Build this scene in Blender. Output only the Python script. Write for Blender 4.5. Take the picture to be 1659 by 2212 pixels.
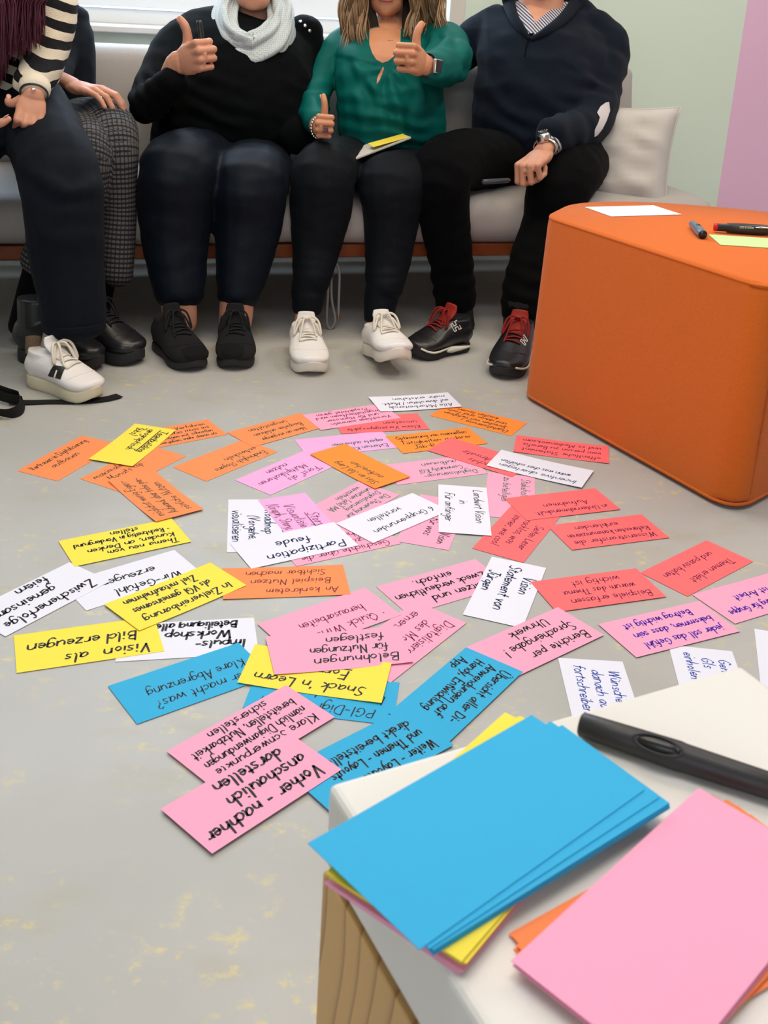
import bpy, bmesh, math, random
from mathutils import Vector, Matrix, noise
from mathutils.bvhtree import BVHTree

for o in list(bpy.data.objects):
    bpy.data.objects.remove(o)
SC = bpy.context.scene
COL = SC.collection
rnd = random.Random(7)
V = Vector

# ------------------------------------------------------------------ camera
F_PX, PITCH, ROLL, CAM_H, CY = 2365.6, .31538, -.059664, .9339, -350.0
IMG_W, IMG_H = 1659, 2212
CR, SR, CP, SP = math.cos(ROLL), math.sin(ROLL), math.cos(PITCH), math.sin(PITCH)
CAM = V((0, 0, CAM_H))
X_, DOWN, FWD = V((1, 0, 0)), V((0, -SP, -CP)), V((0, CP, -SP))
RIGHT = X_ * CR + DOWN * SR
IDOWN = DOWN * CR - X_ * SR
cd = bpy.data.cameras.new('camera')
cd.sensor_fit = 'VERTICAL'
cd.sensor_height = 36.0
cd.lens = 36.0 * F_PX / IMG_H
cd.shift_y = CY / IMG_H
cd.clip_start = .02
cam = bpy.data.objects.new('camera', cd)
COL.objects.link(cam)
M = Matrix((RIGHT, -IDOWN, -FWD)).transposed().to_4x4()
M.translation = CAM
cam.matrix_world = M
cd.dof.use_dof = True
cd.dof.focus_distance = 2.1
cd.dof.aperture_fstop = 15.0
SC.camera = cam

# ------------------------------------------------------------------ light
SC.view_settings.view_transform = 'Standard'
SC.view_settings.look = 'None'
SC.view_settings.gamma = 1.0
SC.view_settings.use_curve_mapping = False
SC.view_settings.exposure = 0.0

w = bpy.data.worlds.new('world')
SC.world = w
w.use_nodes = True
w.node_tree.nodes['Background'].inputs[0].default_value = (.75, .87, 1.0, 1)
w.node_tree.nodes['Background'].inputs[1].default_value = 2.4


def ray(px, py):
    x, y = (px - IMG_W / 2) / F_PX, (py - IMG_H / 2 - CY) / F_PX
    return RIGHT * x + IDOWN * y + FWD


# the sofa sets the direction of the window wall: u runs along it, n into it
YAW = math.radians(17)
FOOT = V((-1.0257, 2.789, 0))
U = V((math.cos(YAW), math.sin(YAW), 0))
NB = V((-math.sin(YAW), math.cos(YAW), 0))
Z_ = V((0, 0, 1))


def S(s, d, z=0):                      # along the sofa, behind its front rail, up
    return FOOT + U * s + NB * d + Z_ * z


def D(px, py, d):                      # where a sight line meets the upright plane d behind the rail
    r = ray(px, py)
    return CAM + r * ((FOOT + NB * d - CAM).dot(NB) / r.dot(NB))


def PZ(px, py, z=0.0):                 # where a sight line meets the level z
    r = ray(px, py)
    return CAM + r * ((z - CAM_H) / r.z)


def dep(p):
    return (p - CAM).dot(FWD)


def area(name, loc, target, size, size_y, power, color):
    l = bpy.data.lights.new(name, 'AREA')
    l.shape = 'RECTANGLE'
    l.size, l.size_y = size, size_y
    l.energy = power
    l.color = color
    o = bpy.data.objects.new(name, l)
    COL.objects.link(o)
    o.location = loc
    o.rotation_euler = (V(target) - V(loc)).to_track_quat('-Z', 'Y').to_euler()
    return o


area('ceiling_lamp_back', (-.2, 2.5, 2.66), (-.2, 2.5, 0), 1.9, .5, 30, (1.0, .82, .58))
area('ceiling_lamp_front', (0, .9, 2.66), (0, .9, 0), 1.8, .8, 27, (1.0, .97, .94))
area('wall_wash_fill', (1.75, 3.0, 2.66), (1.75, 3.0, 0), .5, 1.4, 25, (1.0, .93, .84))  # unseen lamp added to brighten the right part of the back wall
area('window_daylight', S(.75, 1.12, 1.55), S(.75, -.6, .6), 2.0, 1.25, 46, (.70, .85, 1.0))
area('rear_fill', (-.6, -2.9, 1.7), (-.2, 1.0, .1), 3.0, 1.5, 36, (.84, .92, 1.0))  # cool fill added behind the camera, no window is built there


# ------------------------------------------------------------------ materials
def mat(name, col, rough=.7, bump=0., bscale=60., var=0., vscale=8., metal=0., spec=.3, sheen=0., col2=None, sss=0., coat=0.):
    m = bpy.data.materials.new(name)
    m.use_nodes = True
    nt = m.node_tree
    b = nt.nodes['Principled BSDF']
    b.inputs['Base Color'].default_value = (*col, 1)
    b.inputs['Roughness'].default_value = rough
    b.inputs['Metallic'].default_value = metal
    b.inputs['Specular IOR Level'].default_value = spec
    b.inputs['Sheen Weight'].default_value = sheen
    b.inputs['Sheen Roughness'].default_value = .5
    b.inputs['Coat Weight'].default_value = coat
    if sss:
        b.inputs['Subsurface Weight'].default_value = sss
        b.inputs['Subsurface Radius'].default_value = (.012, .005, .003)
    tc = nt.nodes.new('ShaderNodeTexCoord')
    if var or col2:
        n = nt.nodes.new('ShaderNodeTexNoise')
        n.inputs['Scale'].default_value = vscale
        n.inputs['Detail'].default_value = 4
        nt.links.new(tc.outputs['Object'], n.inputs['Vector'])
        mx = nt.nodes.new('ShaderNodeMix')
        mx.data_type = 'RGBA'
        c2 = col2 or tuple(max(0, c * (1 - var)) for c in col)
        c1 = col if col2 else tuple(min(1, c * (1 + var)) for c in col)
        mx.inputs[6].default_value = (*c1, 1)
        mx.inputs[7].default_value = (*c2, 1)
        nt.links.new(n.outputs['Fac'], mx.inputs[0])
        nt.links.new(mx.outputs[2], b.inputs['Base Color'])
    if bump:
        n2 = nt.nodes.new('ShaderNodeTexNoise')
        n2.inputs['Scale'].default_value = bscale
        n2.inputs['Detail'].default_value = 3
        nt.links.new(tc.outputs['Object'], n2.inputs['Vector'])
        bp = nt.nodes.new('ShaderNodeBump')
        bp.inputs['Strength'].default_value = bump
        bp.inputs['Distance'].default_value = .004
        nt.links.new(n2.outputs['Fac'], bp.inputs['Height'])
        nt.links.new(bp.outputs['Normal'], b.inputs['Normal'])
    return m


def nodes_of(m):
    nt = m.node_tree
    return nt, nt.nodes['Principled BSDF']


def mth(nt, op, a, b=None, clamp=False):
    n = nt.nodes.new('ShaderNodeMath')
    n.operation = op
    n.use_clamp = clamp
    for i, x in enumerate((a, b)):
        if x is None:
            continue
        if isinstance(x, (int, float)):
            n.inputs[i].default_value = x
        else:
            nt.links.new(x, n.inputs[i])
    return n.outputs[0]


def dotp(nt, vec, dirv):
    n = nt.nodes.new('ShaderNodeVectorMath')
    n.operation = 'DOT_PRODUCT'
    nt.links.new(vec, n.inputs[0])
    n.inputs[1].default_value = dirv
    return n.outputs['Value']


def mixc(nt, fac, a, b):
    mx = nt.nodes.new('ShaderNodeMix')
    mx.data_type = 'RGBA'
    for i, x in ((0, fac), (6, a), (7, b)):
        if isinstance(x, tuple):
            mx.inputs[i].default_value = (*x, 1)
        elif isinstance(x, (int, float)):
            mx.inputs[i].default_value = x
        else:
            nt.links.new(x, mx.inputs[i])
    return mx.outputs[2]


def noise_fac(nt, scale, detail=4, stretch=None, lo=None, hi=None, rough=.5):
    tc = nt.nodes.new('ShaderNodeTexCoord')
    v = tc.outputs['Object']
    if stretch:
        mp = nt.nodes.new('ShaderNodeMapping')
        mp.inputs['Scale'].default_value = stretch
        nt.links.new(v, mp.inputs['Vector'])
        v = mp.outputs['Vector']
    n = nt.nodes.new('ShaderNodeTexNoise')
    n.inputs['Scale'].default_value = scale
    n.inputs['Detail'].default_value = detail
    n.inputs['Roughness'].default_value = rough
    nt.links.new(v, n.inputs['Vector'])
    f = n.outputs['Fac']
    if lo is not None:
        mr = nt.nodes.new('ShaderNodeMapRange')
        mr.interpolation_type = 'SMOOTHSTEP'
        mr.inputs['From Min'].default_value = lo
        mr.inputs['From Max'].default_value = hi
        nt.links.new(f, mr.inputs['Value'])
        f = mr.outputs['Result']
    return f


# linoleum: grey, marbled, with yellow smudges
MF = mat('linoleum', (.5, .49, .46), .42, spec=.35)
nt, b = nodes_of(MF)
c = mixc(nt, noise_fac(nt, 2.2, 6, None, .35, .68), (.425, .421, .405), (.475, .471, .460))
c = mixc(nt, noise_fac(nt, 5, 6, (1, 2.2, 1), .55, .8), c, (.42, .395, .32))
sm = noise_fac(nt, 30, 8, (1.0, 1.3, 1), .535, .68, .66)
sm = mth(nt, 'MULTIPLY', sm, noise_fac(nt, 4.5, 4, None, .40, .60))
c = mixc(nt, mth(nt, 'MULTIPLY', sm, .8), c, (.67, .57, .25))
nt.links.new(c, b.inputs['Base Color'])

# painted wall: mint, with a lilac field from 2.7 m along
MW = mat('painted_wall', (.6, .72, .6), .6)
nt, b = nodes_of(MW)
tc = nt.nodes.new('ShaderNodeTexCoord')
sx = mth(nt, 'SUBTRACT', dotp(nt, tc.outputs['Object'], U), FOOT.dot(U))
st = mth(nt, 'GREATER_THAN', sx, 2.724)
c = mixc(nt, st, (.72, .83, .73), (.84, .53, .74))
nt.links.new(c, b.inputs['Base Color'])
M_WALL2 = mat('plain_wall', (.70, .71, .68), .7)
M_CEIL = mat('ceiling_paint', (.82, .82, .80), .8)
M_WHITE = mat('white_lacquer', (.82, .84, .86), .35)
M_SILL = mat('sill_stone', (.70, .68, .63), .5)

M_SOFA = mat('grey_sofa_cloth', (.42, .39, .375), .55, bump=.3, bscale=500, var=.08, vscale=300, sheen=.1, spec=.5)
M_PILLOW = mat('light_grey_linen', (.58, .55, .52), .85, bump=.35, bscale=600, var=.06, vscale=400, sheen=.2)
M_REDWOOD = mat('red_brown_wood', (.23, .055, .016), .35, var=.3, vscale=30)
M_ORANGE = mat('orange_felt', (.70, .150, .020), .95, bump=.3, bscale=900, var=.10, vscale=260, sheen=.13, spec=.1)
M_OTOP = M_ORANGE
M_SEAM = mat('orange_seam', (.50, .11, .02), .95)
M_LAM = mat('cream_laminate', (.78, .755, .715), .4)
M_LAMG = mat('black_gap', (.02, .018, .016), .8)

MWD = mat('pine_ply', (.55, .36, .17), .45)
nt, b = nodes_of(MWD)
tcw = nt.nodes.new('ShaderNodeTexCoord')
al = mth(nt, 'MULTIPLY', dotp(nt, tcw.outputs['Object'], (.463, -.886, 0)), 38)
al = mth(nt, 'ADD', al, mth(nt, 'MULTIPLY', dotp(nt, tcw.outputs['Object'], (.886, .463, 0)), 38))
nz = mth(nt, 'MULTIPLY', noise_fac(nt, 4.5, 2, (1, 1, .42)), 7.5)
g = mth(nt, 'FRACT', mth(nt, 'ADD', al, nz))
g = mth(nt, 'POWER', g, 8)
c = mixc(nt, g, (.66, .39, .145), (.24, .10, .03))
c = mixc(nt, noise_fac(nt, 5, 3, (1, 1, .35), .5, .75), c, (.46, .25, .08))
c = mixc(nt, mth(nt, 'MULTIPLY', noise_fac(nt, 70, 3, (6, 6, .3)), .3), c, (.70, .46, .2))
nt.links.new(c, b.inputs['Base Color'])

CARDC = {'O': (1.0, .285, .105), 'A': (1.0, .285, .045), 'Y': (.93, .76, .085), 'W': (.80, .80, .92), 'P': (.93, .39, .57),
         'V': (.84, .42, .75), 'R': (.99, .165, .175), 'B': (.042, .42, .73), 'G': (.58, .86, .36)}
CNAME = {'O': 'orange', 'A': 'bright orange', 'Y': 'yellow', 'W': 'white', 'P': 'pink', 'V': 'mauve pink', 'R': 'coral red', 'B': 'blue', 'G': 'lime green'}
M_CARD = {k: mat('card_' + CNAME[k].replace(' ', '_'), v, .75, spec=.2) for k, v in CARDC.items()}
M_INK = {'k': mat('black_ink', (.018, .016, .02), .6), 'g': mat('green_black_ink', (.045, .06, .03), .6), 'n': mat('green_ink', (.02, .16, .12), .6),
         'b': mat('blue_ink', (.02, .07, .42), .6), 'v': mat('violet_ink', (.09, .02, .45), .6), 'r': mat('dark_red_ink', (.22, .02, .02), .6),
         't': mat('dark_blue_ink', (.02, .03, .10), .6), 'w': mat('wine_ink', (.20, .01, .07), .6)}

M_SKIN = mat('skin', (.60, .285, .185), .5, var=.10, vscale=25, sss=.06)
M_SKIN2 = mat('skin_tanned', (.58, .26, .145), .5, var=.10, vscale=25, sss=.06)
M_LIP = mat('lip', (.55, .16, .15), .4)
M_BLACKKNIT = mat('black_knit', (.0016, .0026, .0032), .9, bump=.3, bscale=700, sheen=.01, spec=.08)
M_NAVYT = mat('navy_black_trouser', (.0012, .0042, .0105), .5, bump=.2, bscale=900, sheen=.01, spec=.16)
M_NAVYT2 = mat('dark_slate_trouser', (.0026, .0042, .0075), .65, bump=.25, bscale=900, sheen=.01, spec=.13)
M_BLACKT = mat('black_trouser', (.0015, .0017, .0023), .85, bump=.3, bscale=800, sheen=.01, spec=.08)
M_DENIM = mat('dark_denim', (.0026, .0050, .0105), .75, bump=.4, bscale=1200, sheen=.02, var=.3, vscale=60, spec=.12)
M_TEAL = mat('teal_blouse', (.0006, .108, .096), .55, bump=.15, bscale=900, sheen=.0, spec=.10)
M_NAVYK = mat('navy_fine_knit', (.0045, .0085, .0175), .85, bump=.35, bscale=600, sheen=.04, var=.15, vscale=120, spec=.1)
M_NAVYJ = mat('dark_navy_jacket', (.0045, .007, .012), .85, bump=.3, bscale=300, spec=.15)
M_SHIRT = mat('striped_shirt', (.6, .6, .65), .7)
nt, b = nodes_of(M_SHIRT)
tcs = nt.nodes.new('ShaderNodeTexCoord')
f = mth(nt, 'FRACT', mth(nt, 'MULTIPLY', dotp(nt, tcs.outputs['Object'], (.8, .2, .55)), 105))
nt.links.new(mixc(nt, mth(nt, 'GREATER_THAN', f, .48), (.55, .53, .60), (.06, .055, .085)), b.inputs['Base Color'])

M_STRIPE = mat('striped_knit', (.7, .62, .5), .9, bump=.8, bscale=420)
nt, b = nodes_of(M_STRIPE)
tcs = nt.nodes.new('ShaderNodeTexCoord')
wob = mth(nt, 'MULTIPLY', noise_fac(nt, 14, 2), .012)
f = mth(nt, 'FRACT', mth(nt, 'MULTIPLY', mth(nt, 'ADD', dotp(nt, tcs.outputs['Object'], V((-.36, 0.1, -.93)).normalized()), wob), 1 / .0385))
nt.links.new(mixc(nt, mth(nt, 'GREATER_THAN', f, .5), (.74, .66, .53), (.006, .006, .008)), b.inputs['Base Color'])

M_PLAID = mat('grey_plaid_wool', (.1, .1, .1), .9, bump=.6, bscale=500)
nt, b = nodes_of(M_PLAID)
at = nt.nodes.new('ShaderNodeAttribute')
at.attribute_name = 'weave'
wv = mth(nt, 'MULTIPLY', noise_fac(nt, 30, 2), .0025)
fz = mth(nt, 'FRACT', mth(nt, 'MULTIPLY', mth(nt, 'ADD', dotp(nt, at.outputs['Vector'], (1, 0, 0)), wv), 1 / .0125))
fx = mth(nt, 'FRACT', mth(nt, 'MULTIPLY', mth(nt, 'ADD', dotp(nt, at.outputs['Vector'], (0, 1, 0)), wv), 1 / .0118))
lz = mth(nt, 'GREATER_THAN', fz, .55)
lx = mth(nt, 'GREATER_THAN', fx, .68)
c = mixc(nt, mth(nt, 'MULTIPLY', lx, .75), (.115, .112, .118), (.012, .012, .016))
c = mixc(nt, mth(nt, 'MULTIPLY', lz, .9), c, (.010, .010, .013))
nt.links.new(c, b.inputs['Base Color'])

M_SCARF = mat('pale_blue_grey_scarf', (.40, .47, .50), .85, bump=.2, bscale=400)
nt, b = nodes_of(M_SCARF)
tcs = nt.nodes.new('ShaderNodeTexCoord')
vo = nt.nodes.new('ShaderNodeTexVoronoi')
vo.inputs['Scale'].default_value = 190
vo.inputs['Randomness'].default_value = .15
nt.links.new(tcs.outputs['Object'], vo.inputs['Vector'])
nt.links.new(mixc(nt, mth(nt, 'GREATER_THAN', vo.outputs['Distance'], .42), (.36, .44, .49), (.56, .61, .63)), b.inputs['Base Color'])

M_BLOND = mat('wavy_brown_blond_hair', (.42, .26, .13), .42, col2=(.10, .052, .026), vscale=34, spec=.5)
M_WINE = mat('wine_red_hair', (.11, .010, .034), .4, col2=(.028, .004, .011), vscale=50, spec=.5)
M_BROWNH = mat('brown_hair', (.10, .055, .03), .5, spec=.5)
M_GREYH = mat('grey_brown_hair', (.12, .10, .085), .5, spec=.5)
M_WLEA = mat('white_leather', (.80, .77, .76), .5, var=.04)
M_WSOLE = mat('offwhite_sole', (.76, .70, .62), .7, var=.12, vscale=40)
M_CSOLE = mat('cream_sole', (.68, .61, .44), .7, var=.06, vscale=30)
M_LACEW = mat('cream_lace', (.74, .69, .60), .9)
M_BLEA = mat('black_leather', (.011, .011, .014), .35, spec=.5)
M_BMESH = mat('black_mesh', (.012, .012, .014), .9, bump=.7, bscale=1400)
M_BSOLE = mat('black_rubber', (.024, .023, .025), .7)
M_LACEK = mat('black_lace', (.010, .010, .012), .9)
M_LACER = mat('red_lace', (.24, .012, .012), .85)
M_REDL = mat('red_leather', (.30, .02, .012), .6)
M_SOCK = mat('grey_sock', (.33, .29, .29), .95, bump=.5, bscale=500)
M_STEEL = mat('steel', (.62, .60, .58), .25, metal=1)
M_SILVER = mat('silver', (.8, .79, .77), .2, metal=1)
M_DIAL = mat('watch_dial', (.03, .03, .035), .3)
M_PLK = mat('black_plastic', (.012, .011, .012), .28, spec=.5)
M_PLK2 = mat('matt_black_plastic', (.028, .026, .028), .45, spec=.4)
M_PLD = mat('dark_grey_plastic', (.045, .055, .07), .3, spec=.5)
M_PLB = mat('blue_grey_plastic', (.12, .17, .24), .3, spec=.5)
M_RED = mat('red_plastic', (.65, .012, .02), .4)
M_GREYP = mat('grey_print', (.40, .39, .37), .6)
M_STRAP = mat('black_webbing', (.008, .008, .009), .9, bump=.5, bscale=700)
M_CORD = mat('grey_cord', (.30, .29, .29), .8)
M_WINECOVER = mat('wine_folder', (.10, .004, .022), .5)
M_PATCH = mat('pale_grey_patch', (.58, .54, .56), .85)
M_STONE = mat('violet_stone', (.10, .04, .07), .2)
M_PAPER = mat('paper', (.62, .60, .55), .8)
M_GLASS = mat('window_glass', (.9, .95, 1), .02)
M_GLASS.node_tree.nodes['Principled BSDF'].inputs['Transmission Weight'].default_value = 1.0
M_GLASS.node_tree.nodes['Principled BSDF'].inputs['IOR'].default_value = 1.05


# ------------------------------------------------------------------ mesh tools
WLOC = {}


def tag(o, label=None, cat=None, group=None, kind=None):
    if label: o['label'] = label
    if cat: o['category'] = cat
    if group: o['group'] = group
    if kind: o['kind'] = kind
    return o


def empty(name, loc):
    o = bpy.data.objects.new(name, None)
    o.empty_display_size = .1
    COL.objects.link(o)
    o.location = loc
    WLOC[o.name] = V(loc)
    return o


def link(name, me, m, parent=None, smooth=True, origin=None):
    """one mesh object; mesh data is in world coordinates, origin moved for top-level things"""
    o = bpy.data.objects.new(name, me)
    COL.objects.link(o)
    if m is not None and not me.materials:
        me.materials.append(m)
    if smooth:
        me.shade_smooth()
    if origin is not None:
        me.transform(Matrix.Translation(-V(origin)))
        o.location = origin
    WLOC[o.name] = V(origin) if origin is not None else V((0, 0, 0))
    if parent is not None:
        o.parent = parent
        o.matrix_parent_inverse = Matrix.Translation(-WLOC[parent.name])
    return o


def fin(name, bm, m, parent=None, smooth=True, origin=None, mats=None):
    bmesh.ops.recalc_face_normals(bm, faces=bm.faces)
    me = bpy.data.meshes.new(name)
    bm.to_mesh(me)
    bm.free()
    if mats:
        for x in mats: me.materials.append(x)
    return link(name, me, m, parent, smooth, origin)


def modmesh(me, voxel=None, smooth=0, factor=.5, subsurf=0):
    o = bpy.data.objects.new('tmp', me)
    COL.objects.link(o)
    if voxel:
        r = o.modifiers.new('r', 'REMESH')
        r.mode = 'VOXEL'
        r.voxel_size = voxel
    if smooth:
        s = o.modifiers.new('s', 'SMOOTH')
        s.factor = factor
        s.iterations = smooth
    if subsurf:
        s = o.modifiers.new('u', 'SUBSURF')
        s.levels = s.render_levels = subsurf
    dg = bpy.context.evaluated_depsgraph_get()
    me2 = bpy.data.meshes.new_from_object(o.evaluated_get(dg))
    bpy.data.objects.remove(o)
    bpy.data.meshes.remove(me)
    me2.materials.clear()
    return me2


def blob(name, bm, m, parent=None, voxel=.007, smooth=6, disp=None, origin=None, raw=False):
    bmesh.ops.recalc_face_normals(bm, faces=bm.faces)
    me = bpy.data.meshes.new(name)
    bm.to_mesh(me)
    bm.free()
    me = modmesh(me, voxel, smooth)
    me.name = name
    if disp:
        nn = [v.normal.copy() for v in me.vertices]
        for v, n in zip(me.vertices, nn):
            v.co += n * disp(v.co)
        me.update()
    if raw:
        return me
    return link(name, me, m, parent, True, origin)


def catmull(P, k):
    out = []
    n = len(P)
    for i in range(n - 1):
        p0, p1, p2, p3 = P[max(i - 1, 0)], P[i], P[i + 1], P[min(i + 2, n - 1)]
        for j in range(k):
            t = j / k
            out.append([.5 * ((2 * b) + (c - a) * t + (2 * a - 5 * b + 4 * c - d) * t * t + (3 * b - a - 3 * c + d) * t ** 3)
                        for a, b, c, d in zip(p0, p1, p2, p3)])
    out.append(list(P[-1]))
    return out


def loft(bm, rows, n=14, side=None, cap=True, k=4, pw=1.0):
    """rows: (x,y,z,rx,ry); rx along 'side', ry across; rounded ends"""
    R = catmull([list(r) for r in rows], k) if k > 1 else [list(r) for r in rows]
    C_ = [V(r[:3]) for r in R]
    rings = []
    m = len(R)
    prev = None
    for i in range(m):
        t = (C_[min(i + 1, m - 1)] - C_[max(i - 1, 0)])
        t = t.normalized() if t.length > 1e-9 else (prev or Z_)
        if side == 'view' or side is None:
            vdir = (C_[i] - CAM).normalized()
            a = t.cross(vdir)
            if a.length < .25:
                a = U - t * U.dot(t)
        else:
            a = side - t * side.dot(t)
        if a.length < 1e-4:
            a = t.orthogonal()
        a.normalize()
        if prev is not None and a.dot(prev) < 0:
            a = -a
        prev = a
        bb = t.cross(a).normalized()
        rings.append((C_[i], a, bb, max(R[i][3], 1e-4), max(R[i][4], 1e-4), t))
    full = []
    if cap:
        c0, a, bb, rx, ry, t = rings[0]
        r_ = min(rx, ry) * .6
        for q in (.25, .6, .9):
            full.append((c0 - t * r_ * (1 - q * q) ** .5 if False else c0 - t * r_ * math.sqrt(1 - q * q), a, bb, rx * q, ry * q))
    for r in rings:
        full.append(r[:5])
    if cap:
        c0, a, bb, rx, ry, t = rings[-1]
        r_ = min(rx, ry) * .6
        for q in (.9, .6, .25):
            full.append((c0 + t * r_ * math.sqrt(1 - q * q), a, bb, rx * q, ry * q))
    vr = []
    for c0, a, bb, rx, ry in full:
        ring = []
        for j in range(n):
            th = 2 * math.pi * j / n
            cx, sy = math.cos(th), math.sin(th)
            if pw != 1:
                cx = math.copysign(abs(cx) ** pw, cx)
                sy = math.copysign(abs(sy) ** pw, sy)
            ring.append(bm.verts.new(c0 + a * (cx * rx) + bb * (sy * ry)))
        vr.append(ring)
    for i in range(len(vr) - 1):
        for j in range(n):
            bm.faces.new((vr[i][j], vr[i][(j + 1) % n], vr[i + 1][(j + 1) % n], vr[i + 1][j]))
    bm.faces.new(list(reversed(vr[0])))
    bm.faces.new(vr[-1])
    return bm


def tube(bm, pts, r, n=8, k=4, side=None, cap=True, r2=None):
    rr = r if isinstance(r, (list, tuple)) else [r] * len(pts)
    return loft(bm, [(*p, a, (a if r2 is None else r2)) for p, a in zip(pts, rr)], n, side, cap, k)


def ell(bm, c, r, rot=None, seg=16):
    mm = Matrix.Translation(V(c)) @ (rot.to_4x4() if rot is not None else Matrix.Identity(4)) @ Matrix.Diagonal((r[0], r[1], r[2], 1))
    bmesh.ops.create_uvsphere(bm, u_segments=seg, v_segments=max(8, seg // 2 + 2), radius=1, matrix=mm)
    return bm


def basis(x, y, z):
    return Matrix((V(x), V(y), V(z))).transposed()


def boxw(bm, o, ax, ay, az, bev=0.0, seg=2):
    """box from corner o along three edge vectors"""
    o, ax, ay, az = V(o), V(ax), V(ay), V(az)
    vs = [bm.verts.new(o + ax * i + ay * j + az * k) for k in (0, 1) for j in (0, 1) for i in (0, 1)]
    fs = [bm.faces.new([vs[i] for i in f]) for f in ((0, 2, 3, 1), (4, 5, 7, 6), (0, 1, 5, 4), (2, 6, 7, 3), (0, 4, 6, 2), (1, 3, 7, 5))]
    if bev:
        es = list({e for f in fs for e in f.edges})
        bmesh.ops.bevel(bm, geom=es, offset=bev, segments=seg, affect='EDGES', profile=.5)
    return bm


def prism(bm, poly, z0, z1, bev=0.0, seg=3):
    a = [bm.verts.new((p[0], p[1], z0)) for p in poly]
    c = [bm.verts.new((p[0], p[1], z1)) for p in poly]
    n = len(poly)
    fs = [bm.faces.new(list(reversed(a))), bm.faces.new(c)]
    for i in range(n):
        bm.faces.new((a[i], a[(i + 1) % n], c[(i + 1) % n], c[i]))
    if bev:
        bmesh.ops.bevel(bm, geom=[e for f in fs for e in f.edges], offset=bev, segments=seg, affect='EDGES', profile=.5)
    return bm


def bvh_of(o):
    me = o.data
    return BVHTree.FromPolygons([v.co for v in me.vertices], [p.vertices[:] for p in me.polygons])


def hit(o, px, py):
    """where a sight line first meets a garment: used to sew small things onto it"""
    t = bvh_of(o)
    p, n, i, d = t.ray_cast(CAM, ray(px, py).normalized())
    if p is None:
        p, n, i, d = t.find_nearest(D(px, py, 0))
    return p, n


def smoothpoly(P, r, seg=8):
    """polygon with rounded corners"""
    out = []
    n = len(P)
    for i in range(n):
        p, a, b_ = V(P[i]).to_2d(), V(P[i - 1]).to_2d(), V(P[(i + 1) % n]).to_2d()
        da, db = (a - p).normalized(), (b_ - p).normalized()
        rr = r[i] if isinstance(r, (list, tuple)) else r
        p1, p2 = p + da * rr, p + db * rr
        for j in range(seg + 1):
            t = j / seg
            out.append(tuple(p1 * (1 - t) ** 2 + p * 2 * t * (1 - t) + p2 * t * t))
    return out


# ------------------------------------------------------------------ the room
def structure(o):
    o['kind'] = 'structure'
    return o


bm = bmesh.new()
boxw(bm, (-6, -5, -.1), (12, 0, 0), (0, 12, 0), (0, 0, .1))
structure(fin('floor', bm, MF, smooth=False))

WD = .90                                # the window wall stands 0.9 m behind the sofa's front rail
s_r = (D(1001, 40, WD) - FOOT).dot(U)   # right edge of the window
s_l, z_sill, z_head = s_r - 2.35, .757, 2.15
bm = bmesh.new()
for s0, s1, z0, z1 in ((-3.2, 4.6, 0, z_sill), (-3.2, 4.6, z_head, 2.7), (-3.2, s_l, z_sill, z_head), (s_r, 4.6, z_sill, z_head)):
    boxw(bm, S(s0, WD, z0), U * (s1 - s0), NB * .3, Z_ * (z1 - z0))
structure(fin('wall_back', bm, MW, smooth=False))
bm = bmesh.new()
boxw(bm, S(4.6, -6.2, 0), U * .1, NB * 7.4, Z_ * 2.7)
structure(fin('wall_right', bm, M_WALL2, smooth=False))
bm = bmesh.new()
boxw(bm, S(-3.3, -6.2, 0), U * .1, NB * 7.4, Z_ * 2.7)
structure(fin('wall_left', bm, M_WALL2, smooth=False))
bm = bmesh.new()
boxw(bm, S(-3.3, -6.3, 0), U * 8, NB * .1, Z_ * 2.7)
structure(fin('wall_front', bm, M_WALL2, smooth=False))
bm = bmesh.new()
boxw(bm, S(-3.3, -6.3, 2.7), U * 8, NB * 7.5, Z_ * .1)
structure(fin('ceiling', bm, M_CEIL, smooth=False))

s_mid = (D(548, 20, WD) - FOOT).dot(U)
win = empty('window_1', S(s_l, WD, z_sill))
structure(win)
bm = bmesh.new()
boxw(bm, S(s_l, WD - .03, z_sill), U * (s_r - s_l), NB * .20, Z_ * .022, .004)
fin('window_sill', bm, M_WHITE, win, False)
bm = bmesh.new()
zb = z_sill + .022
for s0, s1, z0, z1, d0, th in ((s_l, s_r, zb, zb + .05, WD + .165, .06), (s_l, s_r, z_head - .06, z_head, WD + .165, .06),
                               (s_l, s_l + .06, zb, z_head, WD + .165, .06), (s_r - .06, s_r, zb, z_head, WD + .165, .06)):
    boxw(bm, S(s0, d0, z0), U * (s1 - s0), NB * th, Z_ * (z1 - z0), .004)
fin('window_frame', bm, M_WHITE, win, False)
for a0, a1 in ((s_l + .06, s_mid - .01), (s_mid + .01, s_r - .06)):
    bm = bmesh.new()
    for s0, s1, z0, z1 in ((a0, a1, zb + .056, zb + .125), (a0, a1, z_head - .13, z_head - .062), (a0, a0 + .07, zb + .056, z_head - .062), (a1 - .07, a1, zb + .056, z_head - .062)):
        boxw(bm, S(s0, WD + .15, z0), U * (s1 - s0), NB * .05, Z_ * (z1 - z0), .004)
    sash = fin('window_sash', bm, M_WHITE, win, False)
    bm = bmesh.new()
    boxw(bm, S(a0 + .06, WD + .17, zb + .115), U * (a1 - a0 - .12), NB * .006, Z_ * (z_head - zb - .235))
    fin('window_pane', bm, M_GLASS, sash, False)
bm = bmesh.new()
boxw(bm, S(s_r - .055, WD - .006, z_sill + .022), U * .058, NB * .17, Z_ * (z_head - z_sill - .022), .003)
fin('window_jamb', bm, M_SILL, win, False)

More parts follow.
